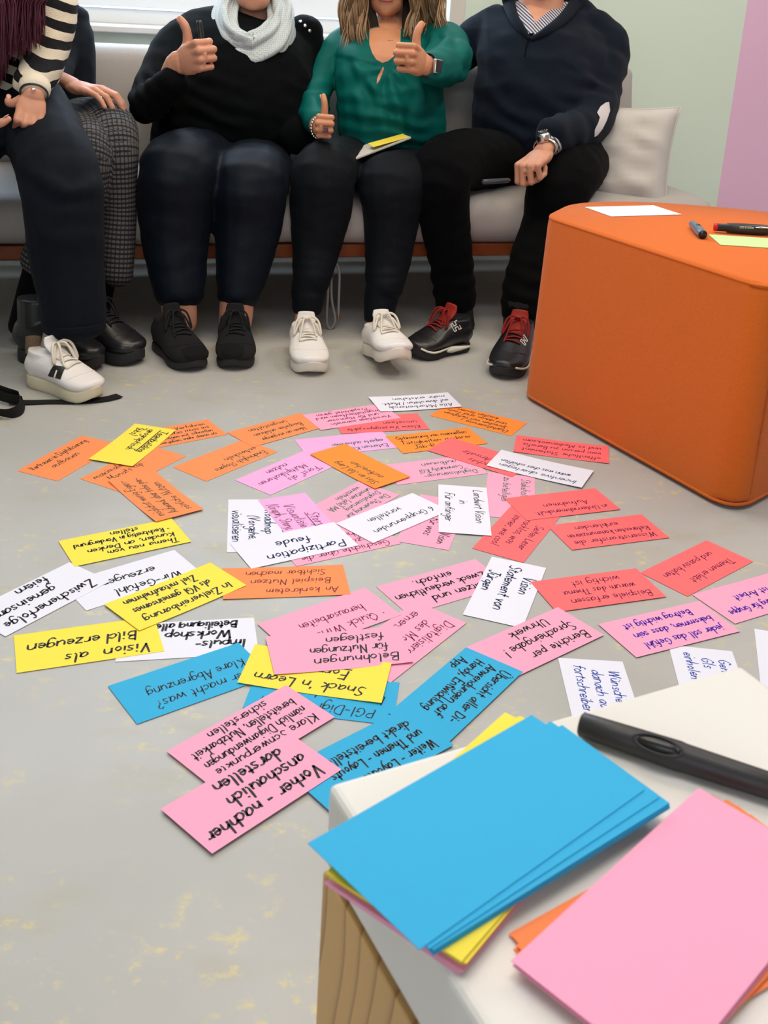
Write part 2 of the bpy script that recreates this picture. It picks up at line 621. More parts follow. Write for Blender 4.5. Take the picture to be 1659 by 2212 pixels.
# ------------------------------------------------------------------ sofa
SOFA_L, SOFA_R = -.32, 2.12
sofa = empty('sofa', S((SOFA_L + SOFA_R) / 2, .35, 0))
tag(sofa, 'long light grey upholstered sofa on a red-brown wooden frame under the window', 'sofa')
bm = bmesh.new()
boxw(bm, S(SOFA_L, 0, .205), U * (SOFA_R - SOFA_L), NB * .035, Z_ * .04, .006)
boxw(bm, S(SOFA_L, .60, .205), U * (SOFA_R - SOFA_L), NB * .035, Z_ * .04, .006)
boxw(bm, S(SOFA_L, 0, .205), U * .035, NB * .64, Z_ * .04, .006)
boxw(bm, S(SOFA_R - .035, 0, .205), U * .035, NB * .64, Z_ * .04, .006)
for i in range(6):
    boxw(bm, S(SOFA_L, .06 + i * .09, .225), U * (SOFA_R - SOFA_L), NB * .05, Z_ * .014)
fin('frame_rail', bm, M_REDWOOD, sofa, False)
for s_, d_ in ((-.035, .005), (.085, .60), (1.95, .01), (1.95, .60)):
    bm = bmesh.new()
    c0 = S(s_, d_)
    loft(bm, [(*(c0 + Z_ * .001), .014, .014), (*(c0 + Z_ * .10), .018, .018), (*(c0 + Z_ * .215), .023, .023)], 12, U, True, 2)
    fin('leg', bm, M_REDWOOD, sofa)


def cushion(name, s0, s1, d0, d1, z0, z1, m, parent, puff=.02, sd=1, tilt=0, r=.05, seed=0):
    """stuffed box cushion: bevelled box, subdivided and puffed"""
    bm = bmesh.new()
    boxw(bm, (s0, d0, z0), (s1 - s0, 0, 0), (0, d1 - d0, 0), (0, 0, z1 - z0))
    bmesh.ops.bevel(bm, geom=list(bm.edges), offset=r, segments=4, affect='EDGES', profile=.6)
    bmesh.ops.subdivide_edges(bm, edges=[e for e in bm.edges if e.calc_length() > .06], cuts=10, use_grid_fill=True)
    cs, cd_, cz = (s0 + s1) / 2, (d0 + d1) / 2, (z0 + z1) / 2
    hs, hd, hz = (s1 - s0) / 2, (d1 - d0) / 2, (z1 - z0) / 2
    for v in bm.verts:
        a, e, g = (v.co.x - cs) / hs, (v.co.y - cd_) / hd, (v.co.z - cz) / hz
        if hz < hd:
            v.co.z += math.copysign(puff, g) * (1 - a ** 4) * (1 - e * e) if abs(g) > .3 else 0
            v.co.y += (-puff * .8 if e < 0 else puff * .8) * (1 - g * g) * (1 if abs(e) > .8 else 0)
        else:
            v.co.y += math.copysign(puff, e) * (1 - a ** 4) * (1 - g * g)
        v.co.y += .012 * noise.noise(V((v.co.x * 5, v.co.z * 6, seed)))
        v.co.z += .006 * noise.noise(V((v.co.x * 6, v.co.y * 6, seed + 5)))
        if tilt:
            v.co.y += (v.co.z - z0) * tilt
    for v in bm.verts:
        v.co = S(v.co.x, v.co.y, v.co.z)
    return fin(name, bm, m, parent)


cushion('seat_cushion', SOFA_L, SOFA_R, -.015, .66, .247, .378, M_SOFA, sofa, .018, r=.05)
for a0, a1, sd in ((-.32, .80, 1), (.81, 2.10, 4)):
    bc = cushion('back_cushion', a0, a1, .50, .64, .375, .735, M_SOFA, sofa, .03, tilt=.16, r=.045, seed=sd)
bm = bmesh.new()
boxw(bm, S(SOFA_L, .765, .20), U * (SOFA_R - SOFA_L), NB * .03, Z_ * .46, .01)
fin('back_panel', bm, M_REDWOOD, sofa, False)

# throw pillow at the right end
def pillow(name, c, ax, az, an, w_, h_, t_, m, label, cat):
    bm = bmesh.new()
    N_ = 22
    grid = {}
    for sgn in (1, -1):
        for i in range(N_ + 1):
            for j in range(N_ + 1):
                a, e = 2 * i / N_ - 1, 2 * j / N_ - 1
                pin = 1 - .10 * (1 - a * a) * abs(e) ** 6 - 0
                x = a * w_ / 2 * (1 - .09 * (1 - e * e) * a * a)
                z = e * h_ / 2 * (1 - .09 * (1 - a * a) * e * e)
                th = t_ / 2 * ((1 - a ** 4) * (1 - e ** 4)) ** .55
                cr_ = .016 * noise.noise(V((a * 2.2, e * 3.0, sgn * 3))) + .022 * abs(noise.noise(V((a * 1.2 + e * 2.5, e * 2.0 - a, 9 + sgn))))
                edge = max(abs(a), abs(e))
                th = max(0, th + cr_ * (1 - edge ** 6))
                if edge >= .9999:
                    if sgn == -1:
                        continue
                    th = 0
                grid[(sgn, i, j)] = bm.verts.new(V(c) + ax * x + az * z + an * (th * sgn))
    for sgn in (1, -1):
        for i in range(N_):
            for j in range(N_):
                q = []
                for di, dj in ((0, 0), (1, 0), (1, 1), (0, 1)):
                    q.append(grid.get((sgn, i + di, j + dj)) or grid[(1, i + di, j + dj)])
                bm.faces.new(q)
    o = fin(name, bm, m, None, True, V(c) - az * h_ / 2)
    tag(o, label, cat)
    # welt seam
    bm = bmesh.new()
    pts = []
    for i in range(65):
        t = i / 64 * 4
        k_, f_ = int(t) % 4, t - int(t)
        a, e = [(-1 + 2 * f_, -1), (1, -1 + 2 * f_), (1 - 2 * f_, 1), (-1, 1 - 2 * f_)][k_]
        x = a * w_ / 2 * (1 - .09 * (1 - e * e) * a * a)
        z = e * h_ / 2 * (1 - .09 * (1 - a * a) * e * e)
        pts.append(V(c) + ax * x + az * z)
    tube(bm, pts, .0035, 6, 1)
    fin('welt_seam', bm, m, o)
    return o


pa = (U * .80 - NB * .50 + Z_ * .02).normalized()
pz = (Z_ * .95 + U * .26 + NB * .20).normalized()
pz = (pz - pa * pz.dot(pa)).normalized()
pn = pa.cross(pz).normalized()
pillow('throw_pillow', D(1325, 346, .17), pa, pz, pn, .37, .36, .16, M_PILLOW,
       'pale grey linen throw pillow leaning at the right end of the sofa behind the man', 'pillow')

# grey drawstring hanging in front of the sofa
bm = bmesh.new()
dd = -.03
P_ = [(728, 470, dd), (722, 540, dd), (712, 575, dd), (708, 640, dd), (706, 695, dd), (714, 710, dd), (724, 690, dd), (716, 640, dd), (718, 560, dd), (727, 570, dd), (733, 590, dd), (732, 640, dd), (731, 678, dd)]
tube(bm, [D(*p) for p in P_], .0036, 8, 5)
tip = D(731, 679, dd)
o = fin('drawstring_cord', bm, M_CORD, None, True, tip)
tag(o, 'thin grey drawstring cord looping down between the white sneakers and the sofa', 'cord')
bm = bmesh.new()
tube(bm, [tip + Z_ * .004, tip - Z_ * .012], .0035, 8, 1)
fin('metal_tip', bm, mat('copper', (.6, .3, .18), .3, metal=1), o)

# ------------------------------------------------------------------ orange pouf
OH = .458
poly = [(.352, 2.545), (.700, 1.945), (1.10, 2.34), (1.22, 2.62), (.95, 2.80), (.62, 2.84), (.44, 2.74)]
pts = smoothpoly(poly, [.035, .075, .18, .18, .12, .12, .07], 8)
bm = bmesh.new()
prism(bm, pts, .008, OH, .022, 4)
for v in bm.verts:
    k_ = (v.co.z - .008) / (OH - .008)
    c_ = V((.83, 2.4, 0))
    v.co.x += (c_.x - v.co.x) * (.02 * k_ - .02 * math.sin(k_ * math.pi))
    v.co.y += (c_.y - v.co.y) * (.02 * k_ - .02 * math.sin(k_ * math.pi))
pouf = fin('pouf', bm, M_ORANGE, None, True, (.83, 2.4, 0))
tag(pouf, 'large orange felt pouf with rounded corners standing right of the sofa', 'pouf')
ang = pouf.data.shade_smooth()
for zz, k_ in ((OH - .004, 1), (.012, 0)):
    bm = bmesh.new()
    loop = [V((p[0] + (.83 - p[0]) * (.02 * k_ + .004), p[1] + (2.4 - p[1]) * (.02 * k_ + .004), zz)) for p in pts]
    loop.append(loop[0])
    tube(bm, loop, .0035, 6, 1)
    fin('piping', bm, M_ORANGE, pouf)
for t in (15, ):
    px_, py_ = pts[9 + 7]
    bm = bmesh.new()
    tube(bm, [V((px_, py_, .03)), V((px_ + .001, py_ + .0, .2)), V((px_ + .003, py_ + .004, .42))], .0014, 6, 4)
    fin('seam', bm, M_SEAM, pouf)


def box_card(name, c, ang_, col, label, group=None, L=.205, W_=.097, t=.0003, cat='card', parent=None, bend=0):
    bm = bmesh.new()
    N_ = 10
    rows = []
    for k in (0, 1):
        r_ = []
        for j in range(3):
            for i in range(N_ + 1):
                x, y = L * (i / N_ - .5), W_ * (j / 2 - .5)
                r_.append(bm.verts.new((x, y, k * t + bend * (2 * x / L) ** 2)))
        rows.append(r_)
    q = N_ + 1
    for j in range(2):
        for i in range(N_):
            a = j * q + i
            bm.faces.new([rows[1][n] for n in (a, a + 1, a + q + 1, a + q)])
            bm.faces.new([rows[0][n] for n in (a, a + q, a + q + 1, a + 1)])
    rim = [i for i in range(q)] + [q - 1 + q * j for j in (1, 2)] + [2 * q + i for i in range(q - 2, -1, -1)] + [q]
    for a, e in zip(rim, rim[1:] + rim[:1]):
        bm.faces.new((rows[0][a], rows[0][e], rows[1][e], rows[1][a]))
    me = bpy.data.meshes.new(name)
    bmesh.ops.recalc_face_normals(bm, faces=bm.faces)
    bm.to_mesh(me)
    bm.free()
    me.materials.append(M_CARD[col])
    o = bpy.data.objects.new(name, me)
    COL.objects.link(o)
    o.location = c
    o.rotation_euler = (0, 0, ang_)
    if label:
        tag(o, label, cat, group)
    return o


box_card('paper_card', (.590, 2.672, OH + .0006), .42, 'W', 'white blank card lying at the back edge of the orange pouf', 'cards on the orange pouf', W_=.115, t=.001)
box_card('paper_card', (.812, 2.372, OH + .0006), -.02, 'G', 'lime green card lying on the orange pouf below the black marker', 'cards on the orange pouf', t=.0012, W_=.105)


def profile_pen(name, a, b_, prof, m, label, cat='marker', group=None, n=20):
    """turned body between two points, prof: (t, radius)"""
    a, b_ = V(a), V(b_)
    bm = bmesh.new()
    L = b_ - a
    loft(bm, [(*(a + L * t), r, r) for t, r in prof], n, Z_.cross(L).normalized() if abs(L.normalized().z) < .9 else U, False, 1)
    o = fin(name, bm, m, None, True, a)
    o.data.shade_smooth()
    tag(o, label, cat, group)
    return o


a, e = V((.733, 2.462, OH + .0125)), V((.873, 2.462, OH + .0125))
mk = profile_pen('marker_pen', a, e, [(.001, .008), (.002, .0088), (.2, .0088), (.201, .0112), (.5, .0122), (.75, .0122), (.9, .0105), (1, .009)], M_PLK2,
                 'black marker with a red end lying on the orange pouf', group='markers on the orange pouf')
bm = bmesh.new()
tube(bm, [a - V((.0015, 0, 0)), a + V((.004, 0, 0))], .0093, 16, 1, Z_, False)
fin('red_end', bm, M_RED, mk)
bm = bmesh.new()
bl = [(.052, .004), (.057, .005), (.063, .005), (.069, .0045), (.074, .005), (.079, .0035)]
for x0, hh in bl:
    boxw(bm, a + V((x0, -.0118, .0028)), (.0042, 0, 0), (0, .002, .0012), (0, -.0016, hh * .8))
fin('print', bm, M_GREYP, mk, False)
bm = bmesh.new()
loft(bm, [(*(a + V((.088, -.009, .006))), .001, .002), (*(a + V((.10, -.0105, .007))), .0022, .003), (*(a + V((.13, -.009, .006))), .001, .002)], 10)
fin('clip', bm, M_SILVER, mk)
a, e = V((.690, 2.500, OH + .0105)), V((.683, 2.375, OH + .0105))
mk = profile_pen('marker_pen', a, e, [(0, .0068), (.03, .0078), (.3, .0092), (.55, .0108), (.8, .0108), (.97, .0102), (1, .0092)], M_PLB,
                 'short blue-grey marker lying near the middle of the orange pouf', group='markers on the orange pouf')
bm = bmesh.new()
tube(bm, [e + V((0, .001, 0)), e - V((0, .0015, 0))], .0095, 16, 1, Z_, False)
fin('end_cap', bm, M_PLK, mk)
bm = bmesh.new()
ell(bm, a * .45 + e * .55 + V((0, 0, .0098)), (.005, .010, .003))
fin('clip', bm, M_PLK, mk)

# ------------------------------------------------------------------ stool in the foreground
K0 = V((-.021, .618, 0))
E1 = V((.333, .174, 0)).normalized()
E2 = V((.174, -.333, 0)).normalized()
TZ, SL = .420, .376
stool = empty('box_stool', K0 + E1 * SL / 2 + E2 * SL / 2)
tag(stool, 'low square stool with cream white top slab and pine plywood sides in the foreground', 'stool')
bm = bmesh.new()
boxw(bm, K0 + Z_ * .352, E1 * SL, E2 * SL, Z_ * (TZ - .352), .006, 3)
fin('top_slab', bm, M_LAM, stool, False)
bm = bmesh.new()
boxw(bm, K0 + E1 * .006 + E2 * .006 + Z_ * .344, E1 * (SL - .012), E2 * (SL - .012), Z_ * .009)
fin('shadow_gap', bm, M_LAMG, stool, False)
for o_, ax, ay in ((K0, E1 * .016, E2 * SL), (K0 + E1 * (SL - .016), E1 * .016, E2 * SL), (K0 + E1 * .016, E1 * (SL - .032), E2 * .016), (K0 + E1 * .016 + E2 * (SL - .016), E1 * (SL - .032), E2 * .016)):
    bm = bmesh.new()
    boxw(bm, o_ + Z_ * .002, ax, ay, Z_ * .343, .001, 1)
    fin('side_panel', bm, MWD, stool, False)

# card stacks on the stool, every card its own
def stack(x, y, z, specs, group):
    for i, (col, n, ang_, dx, dy, jit, lab_top, lab) in enumerate(specs):
        for j in range(n):
            rr = random.Random(100 * i + j + int(x * 1000))
            top = j == n - 1
            an = ang_ if top else ang_ + rr.uniform(-jit, jit)
            yield col, x + dx + (0 if top else rr.uniform(-.0025, .0025)), y + dy + (0 if top else rr.uniform(-.0025, .0025)), an, (lab_top if top and lab_top else lab)


z = TZ + .0004
lowers = 'blank card inside the left pile on the white stool'
for k_ in range(5):
    box_card('paper_card', (.0835 + .0004 * k_, .5812 - .0004 * k_, z), .925 + .004 * k_, 'P', 'pink ' + lowers + ', under yellow', 'pink cards under the left pile', t=.0006)
    z += .0008
for k_ in range(9):
    box_card('paper_card', ((.0895 if k_ < 4 else .0852) + rnd.uniform(-.0012, .0012), (.5850 if k_ < 4 else .5805) + rnd.uniform(-.0012, .0012), z), (.885 if k_ < 4 else .94) + rnd.uniform(-.012, .012), 'Y',
             'yellow ' + lowers + ', between blue and pink', 'yellow cards in the left pile', t=.0006)
    z += .0008
for k_, (x, y, an) in enumerate(((.0968, .5726, .6746), (.0967, .5728, .677), (.0966, .5729, .675), (.0964, .5730, .679), (.0962, .5731, .678), (.091, .5742, .705))):
    box_card('paper_card', (x, y, z), an, 'B', 'blue ' + lowers + ', below the topmost', 'blue cards in the left pile', t=.0006)
    z += .0008
box_card('paper_card', (.0815, .5760, z), .742, 'B', 'large blue blank card, topmost of the fanned pile on the white stool', t=.0006, L=.207, W_=.100)
z = TZ + .0004
for k_, (x, y, an) in enumerate(((.2020, .5230, .75), (.2035, .5185, .62), (.2060, .5120, .58), (.2050, .5180, .70), (.203, .514, .73), (.2025, .513, .76))):
    box_card('paper_card', (x, y, z), an, 'O', 'orange blank card lying under the pink pile at the right of the white stool', 'orange cards in the right pile', t=.0006)
    z += .0008
for k_ in range(6):
    box_card('paper_card', (.1985 + rnd.uniform(-.0015, .0008), .5135 + rnd.uniform(-.0012, .001), z), .815 + rnd.uniform(-.006, .006), 'P',
             'pink blank card below the topmost one of the right pile on the stool', 'pink cards in the right pile', t=.0006)
    z += .0008
box_card('paper_card', (.1972, .5128, z), .8138, 'P', 'large pink blank card, topmost of the pile at the right corner of the stool', t=.0006, L=.207, W_=.099)

# big black marker on the stool
a, e = V((.1605, .6845, TZ + .0105)), V((.2915, .6245, TZ + .0105))
mk = profile_pen('marker_pen', a, e, [(0, .0070), (.01, .0088), (.25, .0098), (.5, .0106), (.53, .0100), (.75, .0096), (.98, .0092), (1, .0075)], M_PLK2,
                 'big black marker lying on the white stool behind the blue card pile')
ax_ = (e - a).normalized()
sd_ = V((-ax_.y, ax_.x, 0))
up_ = (Z_ * .8 - sd_ * .6).normalized()
up_ = Z_ * .80 + sd_ * -.60
bm = bmesh.new()
cc = a + (e - a) * .40 + up_ * .0085
rt = basis(ax_, sd_ * .8 + Z_ * .6, up_)
ell(bm, cc, (.0155, .0048, .0042), rt, 20)
fin('clip', bm, M_PLK, mk)
bm = bmesh.new()
loop = []
for i in range(25):
    t = i / 24 * 2 * math.pi
    loop.append(cc + ax_ * .0175 * math.cos(t) + (sd_ * .8 + Z_ * .6) * .0060 * math.sin(t) + up_ * .001)
tube(bm, loop, .0012, 6, 1)
fin('clip_rim', bm, M_PLK2, mk)
bm = bmesh.new()
ell(bm, a + (e - a) * .50 + up_ * .0108, (.0016, .0016, .0014))
fin('nub', bm, M_PLK, mk)

# ------------------------------------------------------------------ webbing strap on the floor at the left
def ribbon(bm, pts, w_, tdir, th=.0016, k=5):
    R = catmull([list(p) for p in pts], k)
    R = [V(r) for r in R]
    vr = []
    for i, p in enumerate(R):
        t = (R[min(i + 1, len(R) - 1)] - R[max(i - 1, 0)]).normalized()
        td = tdir(i / (len(R) - 1)) if callable(tdir) else tdir
        s_ = (td - t * td.dot(t)).normalized()
        n_ = t.cross(s_)
        vr.append([bm.verts.new(p + s_ * w_ * a + n_ * th * e) for a, e in ((-.5, -.5), (.5, -.5), (.5, .5), (-.5, .5))])
    for A, B in zip(vr, vr[1:]):
        for j in range(4):
            bm.faces.new((A[j], A[(j + 1) % 4], B[(j + 1) % 4], B[j]))
    bm.faces.new(vr[0][::-1])
    bm.faces.new(vr[-1])


bm = bmesh.new()
q = [PZ(258, 854, .004), PZ(225, 862, .004), PZ(170, 868, .002), PZ(110, 868, .002), PZ(62, 869, .003), PZ(20, 868, .006)]
ribbon(bm, q, .026, V((.3, -1, 0)))
q = [PZ(-60, 812, .02), PZ(-20, 832, .03), PZ(20, 846, .03), PZ(45, 858, .02), PZ(46, 880, .014), PZ(30, 891, .014), PZ(5, 892, .014), PZ(-30, 882, .014)]
ribbon(bm, q, .026, lambda t: V((-.25, -.45, .9)))
q = [PZ(-50, 838, .016), PZ(-10, 852, .016), PZ(25, 862, .016), PZ(50, 866, .016)]
ribbon(bm, q, .028, lambda t: V((.2, -.4, .9)))
strap = fin('bag_strap', bm, M_STRAP, None, False, PZ(62, 869, 0))
tag(strap, 'black webbing bag strap looped on the floor under the striped white sneaker', 'strap')

# ------------------------------------------------------------------ handwriting: a pen-stroke alphabet (x-height 1)
GL = {
 'a': (1.15, '1,.85 .6,1 .15,.6 .25,.08 .65,.1 .98,.7|1,1 .95,.3 1.15,0'), 'b': (1.1, '.1,2 .1,0|.1,.7 .6,1 1,.6 .7,.05 .1,.1'),
 'c': (.95, '.9,.85 .5,1 .1,.5 .4,0 .9,.15'), 'd': (1.15, '.95,.8 .5,1 .1,.5 .4,0 .95,.3|1,2 1,0'),
 'e': (1., '.12,.5 .85,.55 .7,.95 .35,.95 .1,.5 .35,.02 .9,.15'), 'f': (.8, '.85,1.9 .5,2 .35,1.5 .35,-.1|.05,1 .75,1'),
 'g': (1.1, '.95,.85 .5,1 .12,.6 .4,.1 .95,.4|1,1 .95,-.5 .5,-.9 .1,-.6'), 'h': (1.1, '.1,2 .1,0|.1,.6 .5,1 .9,.8 .9,0'),
 'i': (.4, '.2,1 .2,0|.2,1.45 .25,1.55'), 'j': (.5, '.4,1 .35,-.6 0,-.8|.4,1.45 .45,1.55'), 'k': (1., '.1,2 .1,0|.8,1 .12,.5|.12,.5 .85,0'),
 'l': (.5, '.2,2 .18,.3 .4,0'), 'm': (1.6, '.1,1 .1,0|.1,.7 .45,1 .75,.75 .75,0|.75,.7 1.1,1 1.4,.75 1.45,0'), 'n': (1.1, '.1,1 .1,0|.1,.65 .5,1 .9,.75 .95,0'),
 'o': (1.05, '.5,1 .12,.5 .5,0 .92,.5 .5,1'), 'p': (1.1, '.1,1 .1,-.9|.1,.7 .55,1 .95,.55 .6,.05 .1,.2'), 'q': (1.1, '.95,1 .95,-.9|.95,.8 .5,1 .1,.5 .5,0 .95,.3'),
 'r': (.8, '.1,1 .1,0|.1,.6 .4,.95 .75,.9'), 's': (.85, '.8,.9 .4,1 .2,.75 .65,.4 .6,.05 .1,.08'), 't': (.75, '.35,1.7 .32,.3 .6,0|.05,1.1 .7,1.1'),
 'u': (1.1, '.1,1 .12,.3 .45,0 .9,.4|.95,1 .95,0'), 'v': (.95, '.05,1 .45,0|.45,0 .85,1'), 'w': (1.5, '.05,1 .35,0|.35,0 .7,.9|.7,.9 1.05,0|1.05,0 1.35,1'),
 'x': (.95, '.05,1 .85,0|.85,1 .05,0'), 'y': (1., '.05,1 .45,.1|.9,1 .4,-.5 .05,-.85'), 'z': (1., '.1,1 .85,1|.85,1 .1,0|.1,0 .9,0'),
 'ß': (1., '.1,-.3 .12,1.6 .5,2 .8,1.6 .45,1.1 .9,.6 .6,0 .3,.1'),
 'A': (1.4, '.05,0 .65,2|.65,2 1.2,0|.25,.7 1.05,.7'), 'B': (1.3, '.1,2 .1,0|.1,2 .9,1.8 .8,1.2 .15,1.05|.15,1.05 1.1,.8 .9,.1 .1,0'),
 'C': (1.4, '1.2,1.7 .7,2 .1,1 .6,0 1.2,.3'), 'D': (1.4, '.1,2 .1,0|.1,2 1.0,1.7 1.2,.8 .7,.05 .1,0'), 'E': (1.2, '1,2 .1,2|.1,2 .1,0|.1,0 1,0|.1,1.05 .85,1.05'),
 'F': (1.1, '1,2 .1,2|.1,2 .1,0|.1,1.05 .8,1.05'), 'G': (1.4, '1.2,1.7 .7,2 .1,1 .6,0 1.2,.3 1.2,.9|1.2,.9 .75,.9'), 'H': (1.4, '.1,2 .1,0|1.15,2 1.15,0|.1,1.05 1.15,1.05'),
 'I': (.5, '.2,2 .2,0'), 'J': (1.0, '.8,2 .8,.4 .4,-.05 .05,.3|.3,2 1.1,2'), 'K': (1.3, '.1,2 .1,0|1,2 .12,.95|.12,.95 1.1,0'), 'L': (1.1, '.1,2 .1,0|.1,0 .95,0'),
 'M': (1.7, '.1,0 .2,2|.2,2 .8,.6|.8,.6 1.4,2|1.4,2 1.5,0'), 'N': (1.4, '.1,0 .1,2|.1,2 1.1,0|1.1,0 1.1,2'), 'O': (1.5, '.7,2 .1,1 .7,0 1.3,1 .7,2'),
 'P': (1.2, '.1,2 .1,0|.1,2 1,1.8 .9,1.1 .1,.95'), 'Q': (1.5, '.7,2 .1,1 .7,0 1.3,1 .7,2|.9,.5 1.4,-.1'), 'R': (1.3, '.1,2 .1,0|.1,2 1,1.8 .9,1.1 .1,.95|.3,.95 1.1,0'),
 'S': (1.2, '1.1,1.8 .6,2 .2,1.5 .95,.7 .7,0 .05,.2'), 'T': (1.3, '.05,2 1.2,2|.62,2 .6,0'), 'U': (1.4, '.1,2 .12,.4 .6,0 1.1,.4 1.15,2'),
 'V': (1.3, '.05,2 .55,0|.55,0 1.15,2'), 'W': (1.9, '.05,2 .45,0|.45,0 .9,1.6|.9,1.6 1.3,0|1.3,0 1.75,2'), 'X': (1.3, '.1,2 1.1,0|1.1,2 .1,0'), 'Z': (1.3, '.1,2 1.1,2|1.1,2 .1,0|.1,0 1.15,0'),
 '6': (1.1, '.9,1.9 .3,1.3 .15,.5 .5,0 .9,.4 .6,.9 .2,.6'), '-': (.9, '.15,.7 .75,.7'), '.': (.45, '.2,.05 .25,0'), ',': (.45, '.25,.1 .1,-.35'), '!': (.5, '.25,2 .22,.6|.2,.1 .22,0'),
 '?': (1., '.1,1.7 .5,2 .85,1.5 .45,.9 .45,.55|.45,.1 .46,0'), '(': (.6, '.45,2.1 .15,1 .45,-.3'), ')': (.6, '.1,2.1 .4,1 .1,-.3'), "'": (.4, '.2,2 .15,1.6'), '"': (.6, '.15,2 .12,1.6|.4,2 .37,1.6'),
 '/': (.8, '.1,-.2 .7,2'), ':': (.45, '.2,.05 .22,.1|.2,.9 .22,.95'), '·': (.5, '.2,.9 .25,1|.2,.8 .25,.9'), ' ': (.75, '')}
for um, base in (('ä', 'a'), ('ö', 'o'), ('ü', 'u'), ('Ü', 'U')):
    y_ = 1.4 if um != 'Ü' else 2.3
    GL[um] = (GL[base][0], GL[base][1] + '|.3,%g .33,%g|.75,%g .78,%g' % (y_, y_ + .12, y_, y_ + .12))


def text_width(t):
    return sum(GL.get(ch, GL['o'])[0] + .12 for ch in t)


def strokes(t, rr):
    x = 0
    for ch in t:
        w_, g = GL.get(ch, GL['o'])
        for st in (g.split('|') if g else ()):
            P = [tuple(map(float, p.split(','))) for p in st.split()]
            jx, jy, js = rr.uniform(-.05, .05), rr.uniform(-.08, .08), rr.uniform(.9, 1.1)
            yield [(x + px * js + .18 * py + jx, py * js + jy) for px, py in P]
        x += w_ + .12


def write(card, lines, ink, x0=.016, y0=None, size=None, width=.00085, pitch=None, L=.205, W_=.097, z=.0003, bend=0, name='handwriting', fill=.172, under=()):
    rr = random.Random(len(str(lines)) * 7 + len(lines))
    n = len(lines)
    pitch = pitch or min(.027, (W_ - .016) / n)
    y0 = y0 if y0 is not None else .012
    bm = bmesh.new()
    for li, t in enumerate(lines):
        off = 0
        if isinstance(t, tuple):
            t, off = t
        sz = size or min(pitch * .36, .0085)
        sx_ = min(sz * 1.02, (fill - off) / max(text_width(t), 1))
        sz = min(sz, sx_ * 1.35)
        bx, by = -L / 2 + x0 + off, W_ / 2 - y0 - pitch * li - sz * 1.7
        slope = rr.uniform(-.02, .015)
        S_ = list(strokes(t, rr))
        if li in under:
            S_.append([(-.2, -.35), (text_width(t), -.35)])
        for st in S_:
            P = catmull([list(p) for p in st], 4) if len(st) > 2 else [list(p) for p in st]
            P = [V((bx + p[0] * sx_, by + p[1] * sz + p[0] * sx_ * slope)) .to_2d() for p in P]
            if len(P) == 2 and (P[1] - P[0]).length > .004:
                P.insert(1, (P[0] + P[1]) / 2)
            d0, d1 = (P[1] - P[0]), (P[-1] - P[-2])
            if d0.length > 0: P[0] = P[0] - d0.normalized() * width * .5
            if d1.length > 0: P[-1] = P[-1] + d1.normalized() * width * .5
            prev = None
            for i, p in enumerate(P):
                t_ = P[min(i + 1, len(P) - 1)] - P[max(i - 1, 0)]
                if t_.length < 1e-9: continue
                nrm = V((-t_.y, t_.x)).normalized() * width * (1 + .25 * math.sin(i * .9))
                pr = []
                for q in (p + nrm, p - nrm):
                    q.x = max(-L / 2 + .0015, min(L / 2 - .0015, q.x))
                    q.y = max(-W_ / 2 + .0015, min(W_ / 2 - .0015, q.y))
                    pr.append(bm.verts.new((q.x, q.y, z + .00012 + bend * (2 * q.x / L) ** 2)))
                if prev:
                    bm.faces.new((prev[0], prev[1], pr[1], pr[0]))
                prev = pr
    me = bpy.data.meshes.new(name)
    bm.to_mesh(me)
    bm.free()
    me.materials.append(M_INK[ink])
    o = bpy.data.objects.new(name, me)
    COL.objects.link(o)
    o.parent = card
    return o


